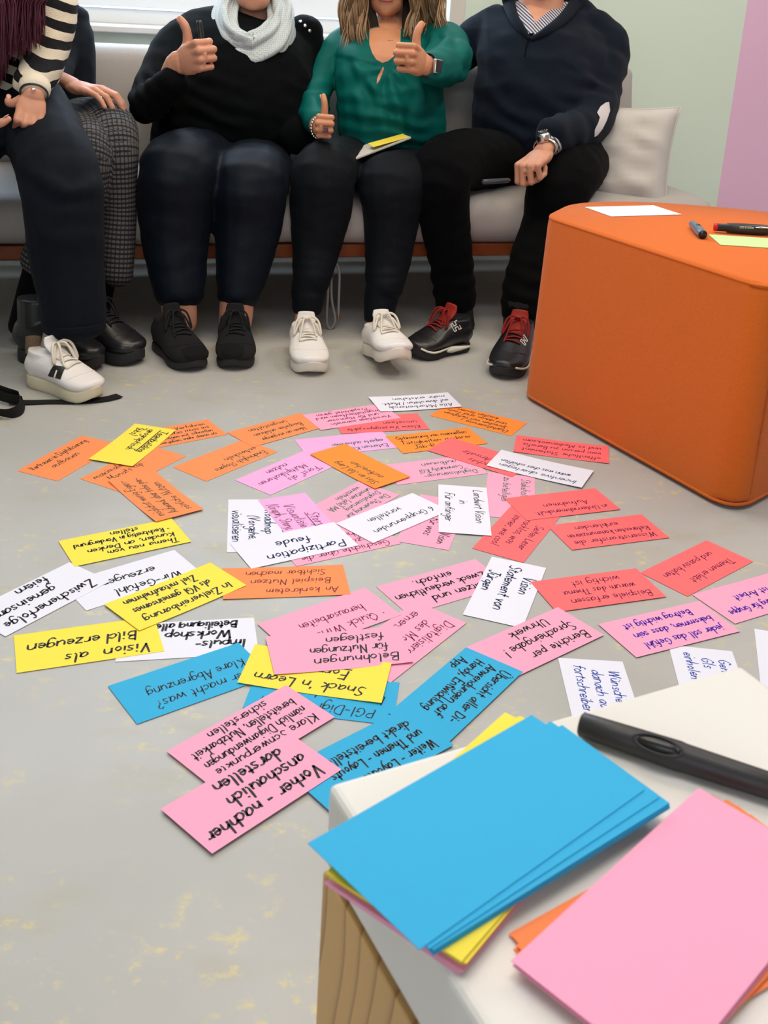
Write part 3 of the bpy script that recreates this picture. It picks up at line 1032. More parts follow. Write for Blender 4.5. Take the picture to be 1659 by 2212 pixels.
# colour, layer, x, y, angle, ink, lines, options
CARDS = [
 ('O', 0, -.6236, 2.0366, 1.206, 'g', ['Vertrauen in Digitalisierung', ('aufbauen', .03)], {}),
 ('Y', 2, -.5129, 2.1157, 4.479, 'k', ['Teambuilding', 'geographisch', ('(bbs)', 0)], dict(bend=.002, under=(0,), size=.0085, width=.0011)),
 ('O', 0, -.4409, 2.1832, .62, 'g', [('Verfahren', .10), ('Was muss ins', .08), ('pflegen mit schnellen', .05), ('hergeben, mehr davon als', .04)], {}),
 ('O', 0, -.4861, 2.0079, 1.086, 'g', ['maximaler', ('Monats top', .015)], dict(fill=.11)),
 ('O', 1, -.4184, 1.8846, 2.249, 'g', ['möglichst wenig Eigen-', 'Aufwand, aber hohe per-', 'sönliche Nutzen'], dict(bend=.003)),
 ('O', 0, -.3113, 2.0723, 4.072, 'g', ['Eindringlich Slogans', ('entwickeln', 0)], dict(fill=.14)),
 ('O', 1, -.2247, 2.2484, 3.903, 'g', [('Ideen an vorgänger', .03), ('Beispielen anlehnen', .02), ('umgestalten', .04)], dict(fill=.15)),
 ('W', 3, .0818, 2.4648, 3.467, 'k', ['Alle Mitarbeitende', 'auf diversitäten / Markt-', 'mehr entstehen'], dict(bend=.002)),
 ('P', 2, -.0648, 2.3504, 3.666, 'w', ['Vorschläge sammeln', ('und für Hannover', .02), 'Umgestalten/team wird', ('Projekttitel gären', .03)], {}),
 ('R', 1, .002, 2.3201, 3.427, 'w', ['Kleine Vorzeigeprojekte', 'umsetzen'], {}),
 ('A', 0, .2294, 2.383, 2.659, 'k', ['Digitalisierung -', ('Sprechen von Gefahren', .01), ('und davon sind Tools', .02), ('kaufen lassen', .05)], {}),
 ('V', 0, -.0697, 2.1916, 3.543, 'n', ['Externen Kontakt', 'experte aufnehmen'], dict(fill=.12)),
 ('A', 1, .1279, 2.2415, .419, 'k', ['Optimierung von manuellen', 'Tätigkeiten anderer', ('Job-Rotation', .02)], {}),
 ('A', 2, -.0367, 2.0761, 2.326, 'g', ['Silos im Job Lang', ('aufbrechen', .015)], dict(fill=.13, bend=.002, size=.0085)),
 ('V', 0, -.1794, 2.0284, 4.072, 'w', [('"Forst" als', .02), ('Multiplikatoren', .035), ('nutzen', .06)], dict(size=.0088, fill=.17)),
 ('P', 0, .1173, 2.0831, 3.556, 'n', ['Digitalisierungs-', ('Community KGI', .02), ('aufbauen', .02)], dict(fill=.12)),
 ('R', 2, .2187, 2.1635, 2.568, 'w', ['so machts', ('Ansatz', .06)], dict(size=.0095)),
 ('W', 3, .3421, 2.1154, 2.727, 't', [('Incentive überlegen', 0), ('wann was ches schaffen', .02)], dict(bend=.002, size=.0085)),
 ('R', 0, .403, 2.2313, 2.975, 'w', ['Öffentliche Statement', 'vom person zu Benefiz', 'und so Medienwirksam'], dict(bend=.0015)),
 ('R', 2, .3666, 1.954, 3.504, 'w', ['in Unternehmenskult.', ('Aufnehmen', .03)], dict(fill=.16)),
 ('P', 0, .2667, 1.9792, 4.594, 'n', ['Stakeholder', 'zu beteiligen'], dict(size=.009, pitch=.036)),
 ('W', 4, .1705, 1.9036, 4.687, 'k', ['Landwirt Vision', ('in', .05), ('Für anfänger', .02)], dict(size=.009, pitch=.028)),
 ('P', 0, .1121, 1.8499, 4.48, 'k', [('Was Vision', .09), ('für was', .075), ('wie', .08)], dict(size=.009)),
 ('W', 3, .0368, 1.8536, 3.951, 'k', ['6 Gruppenrunden', ('vorstellen', .05)], dict(size=.0088, pitch=.036, y0=.02)),
 ('P', 0, -.0501, 1.8945, 4.116, 'n', ['Die Steuerung zur', ('Digitalisierung', 0), ('umsetzen (alle) MA', 0), ('vermitteln', .01)], dict(fill=.13)),
 ('V', 1, -.1332, 1.8226, 5.183, 'w', [('Story', .065), ('Visualisierung', .02), ('(Graph, Story, Video)', .01)], dict(size=.0105, pitch=.030, under=(0,))),
 ('W', 0, -.2163, 1.7929, 4.854, 't', [('Roadmap', .03), ('(Vorgehen)', .05), ('visualisieren', .03)], dict(size=.010, pitch=.030, width=.0011)),
 ('W', 2, -.1369, 1.7251, 3.673, 't', ['Partizipation', ('feude', .05)], dict(size=.0115, pitch=.036, width=.0013, fill=.15)),
 ('P', 0, -.0617, 1.7437, 3.668, 'w', ['Geschichte über die', ('erzählen', .02), ('Ehre', .03)], dict(size=.0095, pitch=.026, y0=.006)),
 ('O', 1, -.1401, 1.5966, 3.324, 'r', ['An konkretem', ('Beispiel Nutzen', .01), ('Sichtbar machen', .015)], dict(size=.0085, pitch=.029, fill=.15, bend=.001)),
 ('Y', 2, -.4293, 1.6994, 3.7, 'k', ['Thema neu vom', ('Kunden, an Denken', 0), ('- Rechtzeitig in Vordergrund', 0), ('stellen', .05)], dict(size=.0078, pitch=.0215, width=.0011)),
 ('W', 1, -.5171, 1.5054, 4.143, 'k', ['Zwischenerfolge', ('gemeinsam', .05), ('feiern', .04)], dict(size=.0105, pitch=.031, width=.0014)),
 ('W', 0, -.3877, 1.5784, 3.838, 'k', [('Wir-Gefühl', .01), ('erzeugen', .04)], dict(size=.0105, pitch=.036, width=.0012, fill=.15)),
 ('Y', 2, -.3066, 1.5338, 3.956, 'k', ['In Zielvereinbarung', ('als VGI gemeinsames', .02), ('Ziel mitaufnehmen', .03)], dict(size=.0088, pitch=.028, width=.0012, bend=.0015, fill=.165)),
 ('Y', 1, -.4074, 1.3882, 3.508, 'k', [('Vision  als', 0), ('Bild erzeugen', .015)], dict(size=.0115, pitch=.037, width=.0014, y0=.008)),
 ('W', 0, -.2674, 1.4156, 3.347, 'k', ['Impuls-', ('Workshop', .02), ('Beteiligung aller', .01)], dict(size=.010, pitch=.026, width=.0016, y0=.022, fill=.14)),
 ('B', 1, -.2426, 1.3121, 3.789, 'k', [('Wer macht was?', 0), ('Klare Abgrenzung', 0)], dict(size=.0098, pitch=.030, y0=.012, fill=.15)),
 ('P', 2, -.0584, 1.4904, 3.808, 'w', [('· Quick Wins', 0), ('herausarbeiten', .02)], dict(size=.0100, pitch=.030, fill=.14)),
 ('P', 4, -.0409, 1.4067, 3.396, 'k', [('Belohnungen', 0), ('für Nutzungen', .01), ('festlegen', .01)], dict(size=.0098, pitch=.027, width=.0011, bend=.002, fill=.13)),
 ('P', 1, .0564, 1.4477, 4.104, 'w', [('Digitalisierer', 0), ('des Monats', .02), ('ernennen', .01)], dict(size=.0095, pitch=.027, fill=.14)),
 ('P', 0, .1225, 1.6152, 3.727, 'k', [('Nutzen und', .01), ('Zweck verdeutlichen', .0), ('einfach.', .05)], dict(size=.0098, pitch=.027, width=.0012, fill=.18)),
 ('W', 1, .2268, 1.6115, 4.41, 't', [('Vision', .03), ('Statement von', 0), ('Jürgen', .03)], dict(size=.0102, pitch=.030, width=.0012, fill=.16)),
 ('R', 0, .2658, 1.8231, 4.268, 'w', [('Seiten Leser', .04), ('sprachlos, was', .01), ('immer, wie cool', .02)], dict(size=.0085, pitch=.025)),
 ('R', 1, .4379, 1.8474, 3.496, 'w', ['Wissenstransfer die', 'Referenten kommunizieren', ('einblenden', .05)], dict(size=.0085, pitch=.026)),
 ('R', 2, .3829, 1.6318, 3.485, 'w', ['Beispiele erfassen', ('warum das Thema', .015), ('wichtig ist', .03)], dict(size=.0088, pitch=.027, fill=.15)),
 ('R', 0, .5761, 1.7319, 3.878, 'w', [('Themen erlebt', .01), ('und passiv halten', .02)], dict(size=.0085, pitch=.034, y0=.02, fill=.165)),
 ('P', 2, .4783, 1.5245, 3.602, 'v', [('jeder soll das Gefühl', 0), ('bekommen, dass sein', 0), ('Beitrag wichtig ist', .02)], dict(size=.0082, pitch=.028, width=.0011, fill=.155)),
 ('P', 1, .6548, 1.6421, 3.661, 'v', [('Besprechung für Gruppe', .02), ('ist Arbeit', .05)], dict(size=.0082, pitch=.03, width=.0011, y0=.02)),
 ('P', 3, .2592, 1.4628, 3.839, 'k', [('Berichte per', 0), ('Spracheingabe !', .0), ('Uhrwerk', .03)], dict(size=.0095, pitch=.029, width=.0011, fill=.15)),
 ('W', 0, .3371, 1.3212, 4.717, 'b', [('Wünsche', .01), ('danach aus-', .01), ('fortschreiben', 0)], dict(size=.0085, pitch=.025)),
 ('W', 0, .5061, 1.3711, 4.632, 'b', [('Gern', .01), ('Gls', .01), ('einholen', 0)], dict(size=.0085, pitch=.025)),
 ('W', 0, .6409, 1.4276, 4.474, 'v', [('Los', .01), ('jetzt', .03)], dict(size=.0085, pitch=.025)),
 ('Y', 2, -.0695, 1.346, 3.009, 'k', [("Snack 'n Learn", .01), ('Format', .04)], dict(size=.0105, pitch=.034, width=.0012, under=(1,), bend=.002)),
 ('B', 0, -.056, 1.2989, 3.049, 'k', [('PGI-Digi-Verkauf', .01), ('Lernen als', .0)], dict(size=.0100, pitch=.03)),
 ('P', 5, -.1412, 1.2037, 3.985, 'k', [('Klare Schwerpunkte', 0), ('nämlich Digianwendungen', 0), ('bereitstellen, Nutzbarkeit', 0), ('sicherstellen', .03)], dict(size=.0082, pitch=.0215, width=.0010)),
 ('P', 7, -.1264, 1.0994, 3.979, 'k', [('Vorher - nachher', 0), ('anschaulich', .0), ('darstellen', .015)], dict(size=.0105, pitch=.0275, width=.0015, fill=.178)),
 ('B', 4, .1329, 1.3219, 4.115, 'k', [('Übersicht aller Di-', 0), ('Anwendungen auf', 0), ('Handy, Entwicklung', 0), ('App', .01)], dict(size=.0082, pitch=.0215, width=.0011, fill=.15)),
 ('B', 5, .0137, 1.1719, 3.882, 'k', [('Weiter - Layouts und', 0), ('und Themen - Layouts', 0), ('direkt bereitstellen', 0)], dict(size=.0085, pitch=.024, width=.0011, fill=.15)),
]
for col, lay, x, y, an, ink, lines, opt in CARDS:
    bend = opt.get('bend', 0)
    first = [l if isinstance(l, str) else l[0] for l in lines]
    word = ' '.join(first)
    word = ' '.join(word.replace('"', '').replace('- ', '').replace('·', '').split()[:4])
    c = box_card('paper_card', (x, y, (.0004 + lay * .0005 + 7e-6 * CARDS.index((col, lay, x, y, an, ink, lines, opt)))), an, col, '%s card on the floor with handwriting reading %s' % (CNAME[col], word.strip()),
                 'handwritten cards on the floor', bend=bend)
    write(c, lines, ink, **opt)

# ------------------------------------------------------------------ people: tools
def W_(rows, k=1.0):
    """(x, y, depth behind the rail, half width, half depth) -> world rows for loft()"""
    out = []
    for x, y, d, rx, ry in rows:
        p = D(x, y, d)
        q = dep(p) / F_PX * k
        out.append((p.x, p.y, p.z, rx * q, ry * q))
    return out


def folds(seed, amp=.004, sc=14, st=(1, 1, 1.6)):
    def f(c):
        p = V((c.x * sc * st[0], c.y * sc * st[1], c.z * sc * st[2] + seed * 7.3))
        a = noise.noise(p)
        b_ = noise.noise(p * 2.3 + V((3, 1, 7)))
        return amp * ((1 - abs(a) * 2.2) * .7 + b_ * .4)
    return f


def ring_folds(lines, amp=.004):
    """creases: (centre, direction across the crease, wavelength, reach)"""
    def f(c):
        s_ = 0
        for cen, dr, wl, reach in lines:
            v = c - cen
            fall = math.exp(-(v.length / reach) ** 2)
            s_ += fall * math.sin(v.dot(dr) * 2 * math.pi / wl + 2.5 * noise.noise(c * 12))
        return amp * s_
    return f


def both(*fs):
    return lambda c: sum(f(c) for f in fs)


def into(bm, me):
    bm.from_mesh(me)
    bpy.data.meshes.remove(me)


def join_body(name, parts, m, parent):
    bm = bmesh.new()
    for me in parts:
        into(bm, me)
    me = bpy.data.meshes.new(name)
    bm.to_mesh(me)
    bm.free()
    return link(name, me, m, parent)


CURL_FIST = [(82, 98, 62)] * 4
CURL_REST = [(14, 22, 12), (16, 24, 14), (18, 26, 14), (22, 28, 16)]


def hand_mesh(wrist, f, t, right, arm_end, curls=CURL_FIST, thumb='up', s=1.0, spread=.06, arm_r=(.027, .021)):
    """one hand and its wrist: palm, four separate fingers and a thumb leaving the side of the palm"""
    f = V(f).normalized()
    t = V(t)
    t = (t - f * t.dot(f)).normalized()
    b_ = f.cross(t) if right else t.cross(f)
    def L(a, e, g):
        return V(wrist) + (t * a + f * e + b_ * g) * s
    bm = bmesh.new()
    mcp = [(.031, .089, .004), (.0105, .095, .007), (-.0100, .090, .005), (-.0285, .080, 0)]
    ln = [(.042, .027, .022), (.046, .030, .023), (.043, .028, .022), (.034, .022, .020)]
    rad = [(.0098, .0094, .0086, .0072), (.0100, .0096, .0088, .0074), (.0097, .0092, .0084, .0070), (.0088, .0082, .0075, .0063)]
    for i in range(4):
        m_ = mcp[i]
        loft(bm, [(*L(m_[0] * .55, .004, -.006), .012 * s, .011 * s), (*L(m_[0] * .84, .05, -.003), .0118 * s, .0108 * s), (*L(m_[0], m_[1] - .004, m_[2] - .001), .0112 * s, .0104 * s)], 10, t, True, 3)
        ang_ = 0
        pos = V(m_)
        P = [pos.copy()]
        sp = (1.5 - i) * spread * (1 if curls[i][0] < 35 else .35)
        for j in range(3):
            ang_ += math.radians(curls[i][j])
            dirn = V((math.sin(sp) * math.cos(ang_), math.cos(sp) * math.cos(ang_), -math.sin(ang_)))
            pos = pos + dirn * ln[i][j]
            P.append(pos.copy())
        for j in range(3):
            a, e = P[j], P[j + 1]
            loft(bm, [(*L(*a), rad[i][j] * s, rad[i][j] * s), (*L(*((a + e) / 2)), rad[i][j] * .95 * s, rad[i][j] * .95 * s), (*L(*e), rad[i][j + 1] * s, rad[i][j + 1] * s)], 10, t, True, 2)
            ell(bm, L(*a), [rad[i][j] * 1.06 * s] * 3, None, 10)
    # palm mass, heel, thenar
    rt = basis(t, f, b_)
    ell(bm, L(.001, .050, -.0045), (.040 * s, .056 * s, .0165 * s), rt)
    ell(bm, L(.001, .070, -.002), (.037 * s, .030 * s, .0135 * s), rt)
    ell(bm, L(.022, .036, -.012), (.017 * s, .032 * s, .016 * s), rt)
    ell(bm, L(-.022, .034, -.010), (.014 * s, .030 * s, .013 * s), rt)
    if thumb == 'up':
        T = [(.017, .016, -.010), (.036, .040, -.016), (.066, .050, -.015), (.086, .049, -.012), (.104, .042, -.009)]
    elif thumb == 'side':
        T = [(.017, .016, -.010), (.040, .036, -.018), (.060, .058, -.022), (.070, .078, -.026), (.074, .094, -.030)]
    elif thumb == 'fist':
        T = [(.017, .016, -.010), (.036, .030, -.020), (.052, .036, -.030), (.060, .030, -.040), (.062, .018, -.046)]
    elif thumb == 'in':
        T = [(.017, .016, -.010), (.036, .042, -.022), (.040, .070, -.032), (.034, .092, -.038), (.026, .108, -.042)]
    else:
        T = [(.017, .016, -.010), (.036, .036, -.016), (.050, .058, -.018), (.056, .076, -.020), (.058, .092, -.022)]
    R_ = [.0155, .0145, .0118, .0118, .0082]
    loft(bm, [(*L(*p), r * s, r * s * .92) for p, r in zip(T, R_)], 12, f, True, 4)
    # wrist and forearm
    ae = V(arm_end)
    w0 = L(0, .016, -.003)
    mid = V(wrist) - f * .02 * s
    loft(bm, [(*w0, .030 * s, .0175 * s), (*L(0, -.006, -.002), .0275 * s, .0195 * s), (*(mid * .4 + ae * .6), arm_r[0] * 1.05, arm_r[1] * 1.12), (*ae, arm_r[0] * 1.2, arm_r[1] * 1.3)], 14, t, True, 3)
    me = blob('hand', bm, None, None, .0021, 5, None, None, True)
    info = dict(L=L, f=f, t=t, b=b_, tip=L(*T[-1]), tdir=(L(*T[-1]) - L(*T[-2])).normalized(), T=T, s=s)
    return me, info


def nail(parent, h, name='thumbnail'):
    """thumb nail on the back of the thumb's end"""
    bm = bmesh.new()
    L, T = h['L'], h['T']
    a, e = V(T[-2]), V(T[-1])
    c = (a * .22 + e * .78)
    p = L(*c)
    d_ = h['tdir']
    out = (-h['f'] * .55 + h['b'] * .8)
    out = (out - d_ * out.dot(d_)).normalized()
    sd = d_.cross(out)
    ell(bm, p + out * .0082, (.0062, .0078, .0016), basis(sd, d_, out), 12)
    fin(name, bm, mat('nail', (.66, .36, .30), .25), parent)


def head_parts(bm, chin, f, s=1.0):
    f = V(f).normalized()
    sd = f.cross(Z_).normalized()
    rt = basis(sd, f, Z_)
    def H(a, e, g):
        return V(chin) + (sd * a + f * e + Z_ * g) * s
    ell(bm, H(0, -.085, .145), (.074 * s, .096 * s, .095 * s), rt)
    ell(bm, H(0, -.055, .085), (.063 * s, .066 * s, .078 * s), rt)
    ell(bm, H(0, -.035, .030), (.050 * s, .045 * s, .036 * s), rt)
    ell(bm, H(0, -.010, .012), (.024 * s, .017 * s, .017 * s), rt)
    for q in (1, -1):
        ell(bm, H(q * .042, -.022, .075), (.020 * s, .022 * s, .026 * s), rt)
        ell(bm, H(q * .074, -.085, .105), (.009 * s, .020 * s, .032 * s), rt)
        ell(bm, H(q * .030, -.006, .128), (.026 * s, .012 * s, .009 * s), rt)
    loft(bm, [(*H(0, -.002, .125), .008 * s, .008 * s), (*H(0, .012, .098), .010 * s, .011 * s), (*H(0, .018, .084), .014 * s, .011 * s), (*H(0, .004, .072), .010 * s, .006 * s)], 10, sd, True, 3)
    ell(bm, H(0, -.002, .050), (.026 * s, .014 * s, .014 * s), rt)
    return H, rt


def face_bits(H, rt, parent, s=1.0):
    bm = bmesh.new()
    ell(bm, H(0, .0095, .0535), (.024 * s, .006 * s, .0050 * s), rt)
    ell(bm, H(0, .0085, .0445), (.021 * s, .007 * s, .0058 * s), rt)
    fin('lips', bm, M_LIP, parent)
    for q in (1, -1):
        bm = bmesh.new()
        ell(bm, H(q * .031, -.004, .112), (.013 * s, .011 * s, .0085 * s), rt)
        e_ = fin('eye', bm, mat('eye_white', (.75, .73, .70), .2), parent)
        bm = bmesh.new()
        ell(bm, H(q * .031, .0055, .112), (.0055 * s, .003 * s, .0055 * s), rt)
        fin('iris', bm, mat('iris', (.06, .05, .04), .2), e_)


def shoe(parent, heel, toe, style, name='shoe', pitch=0.0, ankle=None, roll=0.0, right=True):
    """one shoe: upper, sole, tongue, laces; heel and toe are floor points"""
    heel, toe = V(heel), V(toe)
    y = (toe - heel)
    y.z = 0
    Ls = y.length
    y.normalize()
    x = y.cross(Z_).normalized()
    R3 = Matrix.Rotation(pitch, 3, x) @ Matrix.Rotation(roll, 3, y)
    st = STYLES[style]
    w_, sh = st['w'], st['sole']
    inn = -1 if right else 1                # inner side
    def P(a, t, g):
        lx = a + inn * -.004 * math.sin(t * math.pi)
        v = x * lx + y * (t * Ls) + Z_ * g
        return heel + R3 @ v + Z_ * st.get('lift', 0)
    def spring(t):
        return .018 * max(0, (t - .78) / .22) ** 2
    prof = [(.0, .35), (.03, .62), (.10, .80), (.25, .82), (.42, .76), (.58, .90), (.68, 1.0), (.77, .97), (.845, .88), (.905, .74), (.95, .56), (.982, .34), (.999, .10)]
    def outline(k=1.0, ex=0.0):
        pts = []
        for t, q in prof:
            pts.append((w_ * q * k + ex, t))
        return [(a, t) for a, t in pts] + [(-a, t) for a, t in reversed(pts)]
    # sole
    bm = bmesh.new()
    lays = [(0, .90), (.005, .965), (sh * .45, .985), (sh * .85, .97), (sh, .93)]
    rings = []
    for g, k in lays:
        rings.append([bm.verts.new(P(a, .5 + (t - .5) * (1.0 if g > 0 else .985), g * (1 - .22 * max(0, (t - .6) / .4)) + spring(t))) for a, t in outline(k)])
    n = len(rings[0])
    for A, B in zip(rings, rings[1:]):
        for j in range(n):
            bm.faces.new((A[j], A[(j + 1) % n], B[(j + 1) % n], B[j]))
    bm.faces.new(rings[0][::-1])
    bm.faces.new(rings[-1])
    bm2 = bm
    me = bpy.data.meshes.new('sole')
    bmesh.ops.recalc_face_normals(bm2, faces=bm2.faces)
    bm2.to_mesh(me)
    bm2.free()
    # upper
    bm = bmesh.new()
    hh = st.get('h', 1.0)
    sec = [(.03, .030, .030, .030), (.10, .040, .037, .042), (.22, .044, .039, .046), (.36, .042, .040, .044), (.50, .037, .043, .039), (.64, .030, .047, .031), (.78, .024, .046, .025), (.90, .018, .038, .019), (.965, .014, .024, .013)]
    kk = w_ / .048
    rows = []
    for t, zc, hw, hz in sec:
        c = P(0, t, sh - .010 + zc * hh + spring(t))
        rows.append((*c, hw * kk * 1.07, hz * hh * 1.04))
    loft(bm, rows, 18, x, True, 4)
    # flatten into the sole: a footbed slab
    for t0 in (.12, .3, .5, .7, .84):
        q = [p for p in prof if p[0] >= t0][0][1]
        ell(bm, P(0, t0, sh + .008 + spring(t0)), (w_ * q * .95, Ls * .13, .018), basis(R3 @ x, R3 @ y, R3 @ Z_))
    # collar
    ct = st.get('collar', .085)
    an = P(0, .20, sh + ct)
    loft(bm, [(*P(0, .20, sh + .03), .040 * kk, .050), (*P(0, .19, sh + ct * .75), .037 * kk, .046), (*P(0, .19, sh + ct), .036 * kk, .045)], 16, x, False, 3)
    up = blob(name, bm, st['mat'], parent, .0035, 5)
    so = link('sole', me, st['solemat'], up)
    tz = bvh_of(up)
    nrm = R3 @ Z_
    def top(a, t, off=.0015):
        o_ = P(a, t, .30)
        h_, n_, i_, d_ = tz.ray_cast(o_, -nrm)
        return (h_ + n_ * off) if h_ else P(a, t, sh + .06)
    # tongue
    bm = bmesh.new()
    loft(bm, [(*P(0, .50, sh + .060 * hh), .020, .004), (*P(0, .40, sh + .078 * hh), .023, .005), (*P(0, .31, sh + .098 * hh), .025, .006), (*P(0, .285, sh + max(ct, .095 * hh) + .022 * hh), .021, .005)], 14, x, True, 4)
    fin('tongue', bm, st.get('tongue', st['mat']), up)
    # laces
    bm = bmesh.new()
    lr = st.get('lace_r', .0022)
    nl = st.get('nl', 5)
    for i in range(nl):
        t = .40 + .22 * i / (nl - 1)
        hw = .017 + .004 * (i / (nl - 1))
        sk = .012 if i % 2 else -.012
        loft(bm, [(*top(a, t + sk * a / .02, .0018 + .0014 * (1 - abs(a) / hw)), lr * 1.5, lr * .75) for a in (-hw, -hw * .5, 0, hw * .5, hw)], 8, R3 @ y, True, 2)
    k0 = P(0, .355, sh + .098 * hh)
    ell(bm, k0, (.007, .006, .006), None, 10)
    for q in (1, -1):
        A = [k0, k0 + R3 @ (x * q * .016 + y * .012 + Z_ * .009), k0 + R3 @ (x * q * .030 + y * .022 - Z_ * .002), top(q * .033, .50, .004), k0 + R3 @ (x * q * .020 + y * .018 - Z_ * .004), k0]
        tube(bm, A, lr * 1.15, 8, 5)
        e1 = top(q * .022, .60 + .04 * q, .003)
        tube(bm, [k0, k0 + R3 @ (x * q * .010 + y * .022 + Z_ * .006), e1 * .5 + top(q * .018, .5, .004) * .5, e1], lr, 8, 5)
    fin('laces', bm, st['lace'], up)
    if st.get('cap'):
        bm = bmesh.new()
        for t, hwid in ((.74, .041),):
            pts = [top(a, t + .05 * (1 - (a / hwid) ** 2), .0002) for a in [hwid * kk * j / 6 for j in range(-6, 7)]]
            tube(bm, pts, .0012, 6, 2)
        fin('toe_seam', bm, st['mat'], up)
    return up, P, top


STYLES = {
 'white': dict(w=.049, sole=.031, h=.78, collar=.052, mat=M_WLEA, solemat=M_WSOLE, lace=M_LACEW, lace_r=.0026, cap=True, nl=6),
 'stripe': dict(w=.047, sole=.032, h=.82, collar=.060, mat=M_WLEA, solemat=M_CSOLE, lace=M_LACEW, lace_r=.0030, cap=True, nl=4),
 'black': dict(w=.050, sole=.024, h=.96, collar=.070, mat=M_BMESH, solemat=M_BSOLE, lace=M_LACEK, cap=True),
 'red': dict(w=.050, sole=.026, h=.92, collar=.070, mat=M_BLEA, solemat=M_BSOLE, lace=M_LACER, tongue=M_REDL, cap=True, lace_r=.0024),
 'boot': dict(w=.052, sole=.034, mat=M_BLEA, solemat=M_BSOLE, lace=M_LACEK, cap=True, collar=.13, h=1.1),
}


def person(name, base, label):
    r = empty(name, base)
    return tag(r, label, 'person', 'people sitting on the sofa')


def strand(bm, P, r, n=6, k=5):
    """one lock of hair, tapering to its end"""
    rr = [r * (.55 + .45 * math.sin(min(1, i / (len(P) - 1) * 1.6) * math.pi / 2)) * (1 if i < len(P) - 1 else .25) for i in range(len(P))]
    loft(bm, [(*p, a, a * .6) for p, a in zip(P, rr)], n, None, True, k)


def decal(name, obj, poly, m, parent, off=.0012, cuts=3):
    """a flat shape (drawn where it is seen) laid onto the garment's own surface"""
    bm = bmesh.new()
    f_ = bm.faces.new([bm.verts.new((x, -y, 0)) for x, y in poly])
    bmesh.ops.triangulate(bm, faces=[f_])
    for _ in range(cuts):
        bmesh.ops.subdivide_edges(bm, edges=[e for e in bm.edges if e.calc_length() > 3], cuts=1)
        bmesh.ops.triangulate(bm, faces=bm.faces)
    t = bvh_of(obj)
    for v in bm.verts:
        r = ray(v.co.x, -v.co.y).normalized()
        p, n, i, d = t.ray_cast(CAM, r)
        if p is None:
            p, n, i, d = t.find_nearest(D(v.co.x, -v.co.y, .1))
        if n.dot(r) > 0: n = -n
        v.co = p + n * off
    return fin(name, bm, m, parent)

# ------------------------------------------------------------------ the people
def tubes_blob(name, tubes, m, parent, voxel, smooth, disp, k=1.0, extra=None):
    bm = bmesh.new()
    for rows, sd in tubes:
        loft(bm, W_(rows, k), 16, sd, True, 4)
    if extra:
        extra(bm)
    return blob(name, bm, m, parent, voxel, smooth, disp)


def raw_tubes(tubes, k, extra=None, voxel=.008, smooth=4):
    bm = bmesh.new()
    for rows, sd in tubes:
        loft(bm, W_(rows, k), 14, sd, True, 3)
    if extra:
        extra(bm)
    return blob('b', bm, None, None, voxel, smooth, None, None, True)


FR = -NB
# ================= second woman: black sweater, pale scarf
p1 = person('person', S(.78, .2, 0), 'person in a black sweater and pale blue-grey scarf giving a thumbs up')
top1 = [([(480, 320, .33, 150, 85), (490, 255, .27, 158, 105), (512, 170, .30, 156, 100), (530, 100, .37, 152, 76), (540, 66, .41, 138, 50), (545, 42, .44, 100, 36), (546, 30, .45, 55, 28)], U),
        ([(430, 72, .41, 44, 42), (388, 100, .36, 52, 48), (345, 170, .24, 46, 46), (318, 225, .14, 40, 42)], None),
        ([(318, 225, .14, 40, 42), (345, 205, .06, 38, 38), (378, 172, 0, 33, 33)], None),
        ([(646, 66, .42, 50, 48), (664, 140, .40, 46, 44), (668, 230, .32, 42, 42), (640, 300, .16, 36, 36)], None)]
cr1 = [(D(330, 215, .12), V((.6, 0, .8)), .035, .10), (D(450, 250, .2), V((.3, 0, 1)), .05, .12), (D(650, 200, .36), V((.2, 0, 1)), .05, .10)]
sw1 = tubes_blob('sweater', top1, M_BLACKKNIT, p1, .0075, 6, both(folds(1, .006, 9), ring_folds(cr1, .005)))
leg1 = [([(500, 345, .36, 120, 70), (440, 346, .22, 95, 72), (400, 350, .06, 84, 70), (384, 368, -.06, 82, 72), (378, 450, -.045, 80, 72), (381, 550, -.06, 68, 62), (388, 640, -.10, 53, 50)], U),
        ([(520, 355, .36, 110, 68), (548, 366, .20, 86, 70), (546, 374, .06, 84, 68), (541, 395, -.06, 82, 70), (538, 470, -.045, 76, 70), (527, 560, -.07, 62, 58), (513, 642, -.10, 45, 46)], U)]
cr = [(D(330, 320, .0), V((.7, 0, -.7)), .03, .09), (D(390, 560, -.1), V((0, 0, 1)), .07, .10)]
tr1 = tubes_blob('trousers', leg1, M_NAVYT, p1, .0075, 5, both(folds(2, .003, 10), ring_folds(cr, .002)))
h1, i1 = hand_mesh(D(379, 138, .00), (.80, -.52, .30), (-.20, .08, .97), True, D(352, 215, .05), s=1.03)
def ex1(bm):
    global H1
    H1 = head_parts(bm, D(545, 22, .30), (.05, -1, -.05))
    loft(bm, W_([(545, -30, .40, 46, 44), (545, 30, .40, 46, 44), (545, 90, .40, 62, 46)]), 14, U, True, 3)
    for a, e in (((386, 650, -.10, 40, 40), (390, 700, -.10, 36, 40)), ((512, 650, -.10, 38, 40), (508, 700, -.10, 36, 40))):
        loft(bm, W_([(a[0], a[1] - 40, a[2] + .005, 32, 32), a, e]), 12, U, True, 2)
b1 = join_body('body', [raw_tubes([(r, s_) for r, s_ in top1 + leg1], .45, ex1, .006, 5), h1], M_SKIN, p1)
nail(b1, i1)
face_bits(H1[0], H1[1], b1)
bm = bmesh.new()
Hh = H1[0]
ell(bm, Hh(0, -.095, .165), (.088, .108, .095), H1[1], 20)
ell(bm, Hh(0, -.130, .095), (.086, .072, .105), H1[1], 20)
fin('hair', bm, M_GREYH, p1)
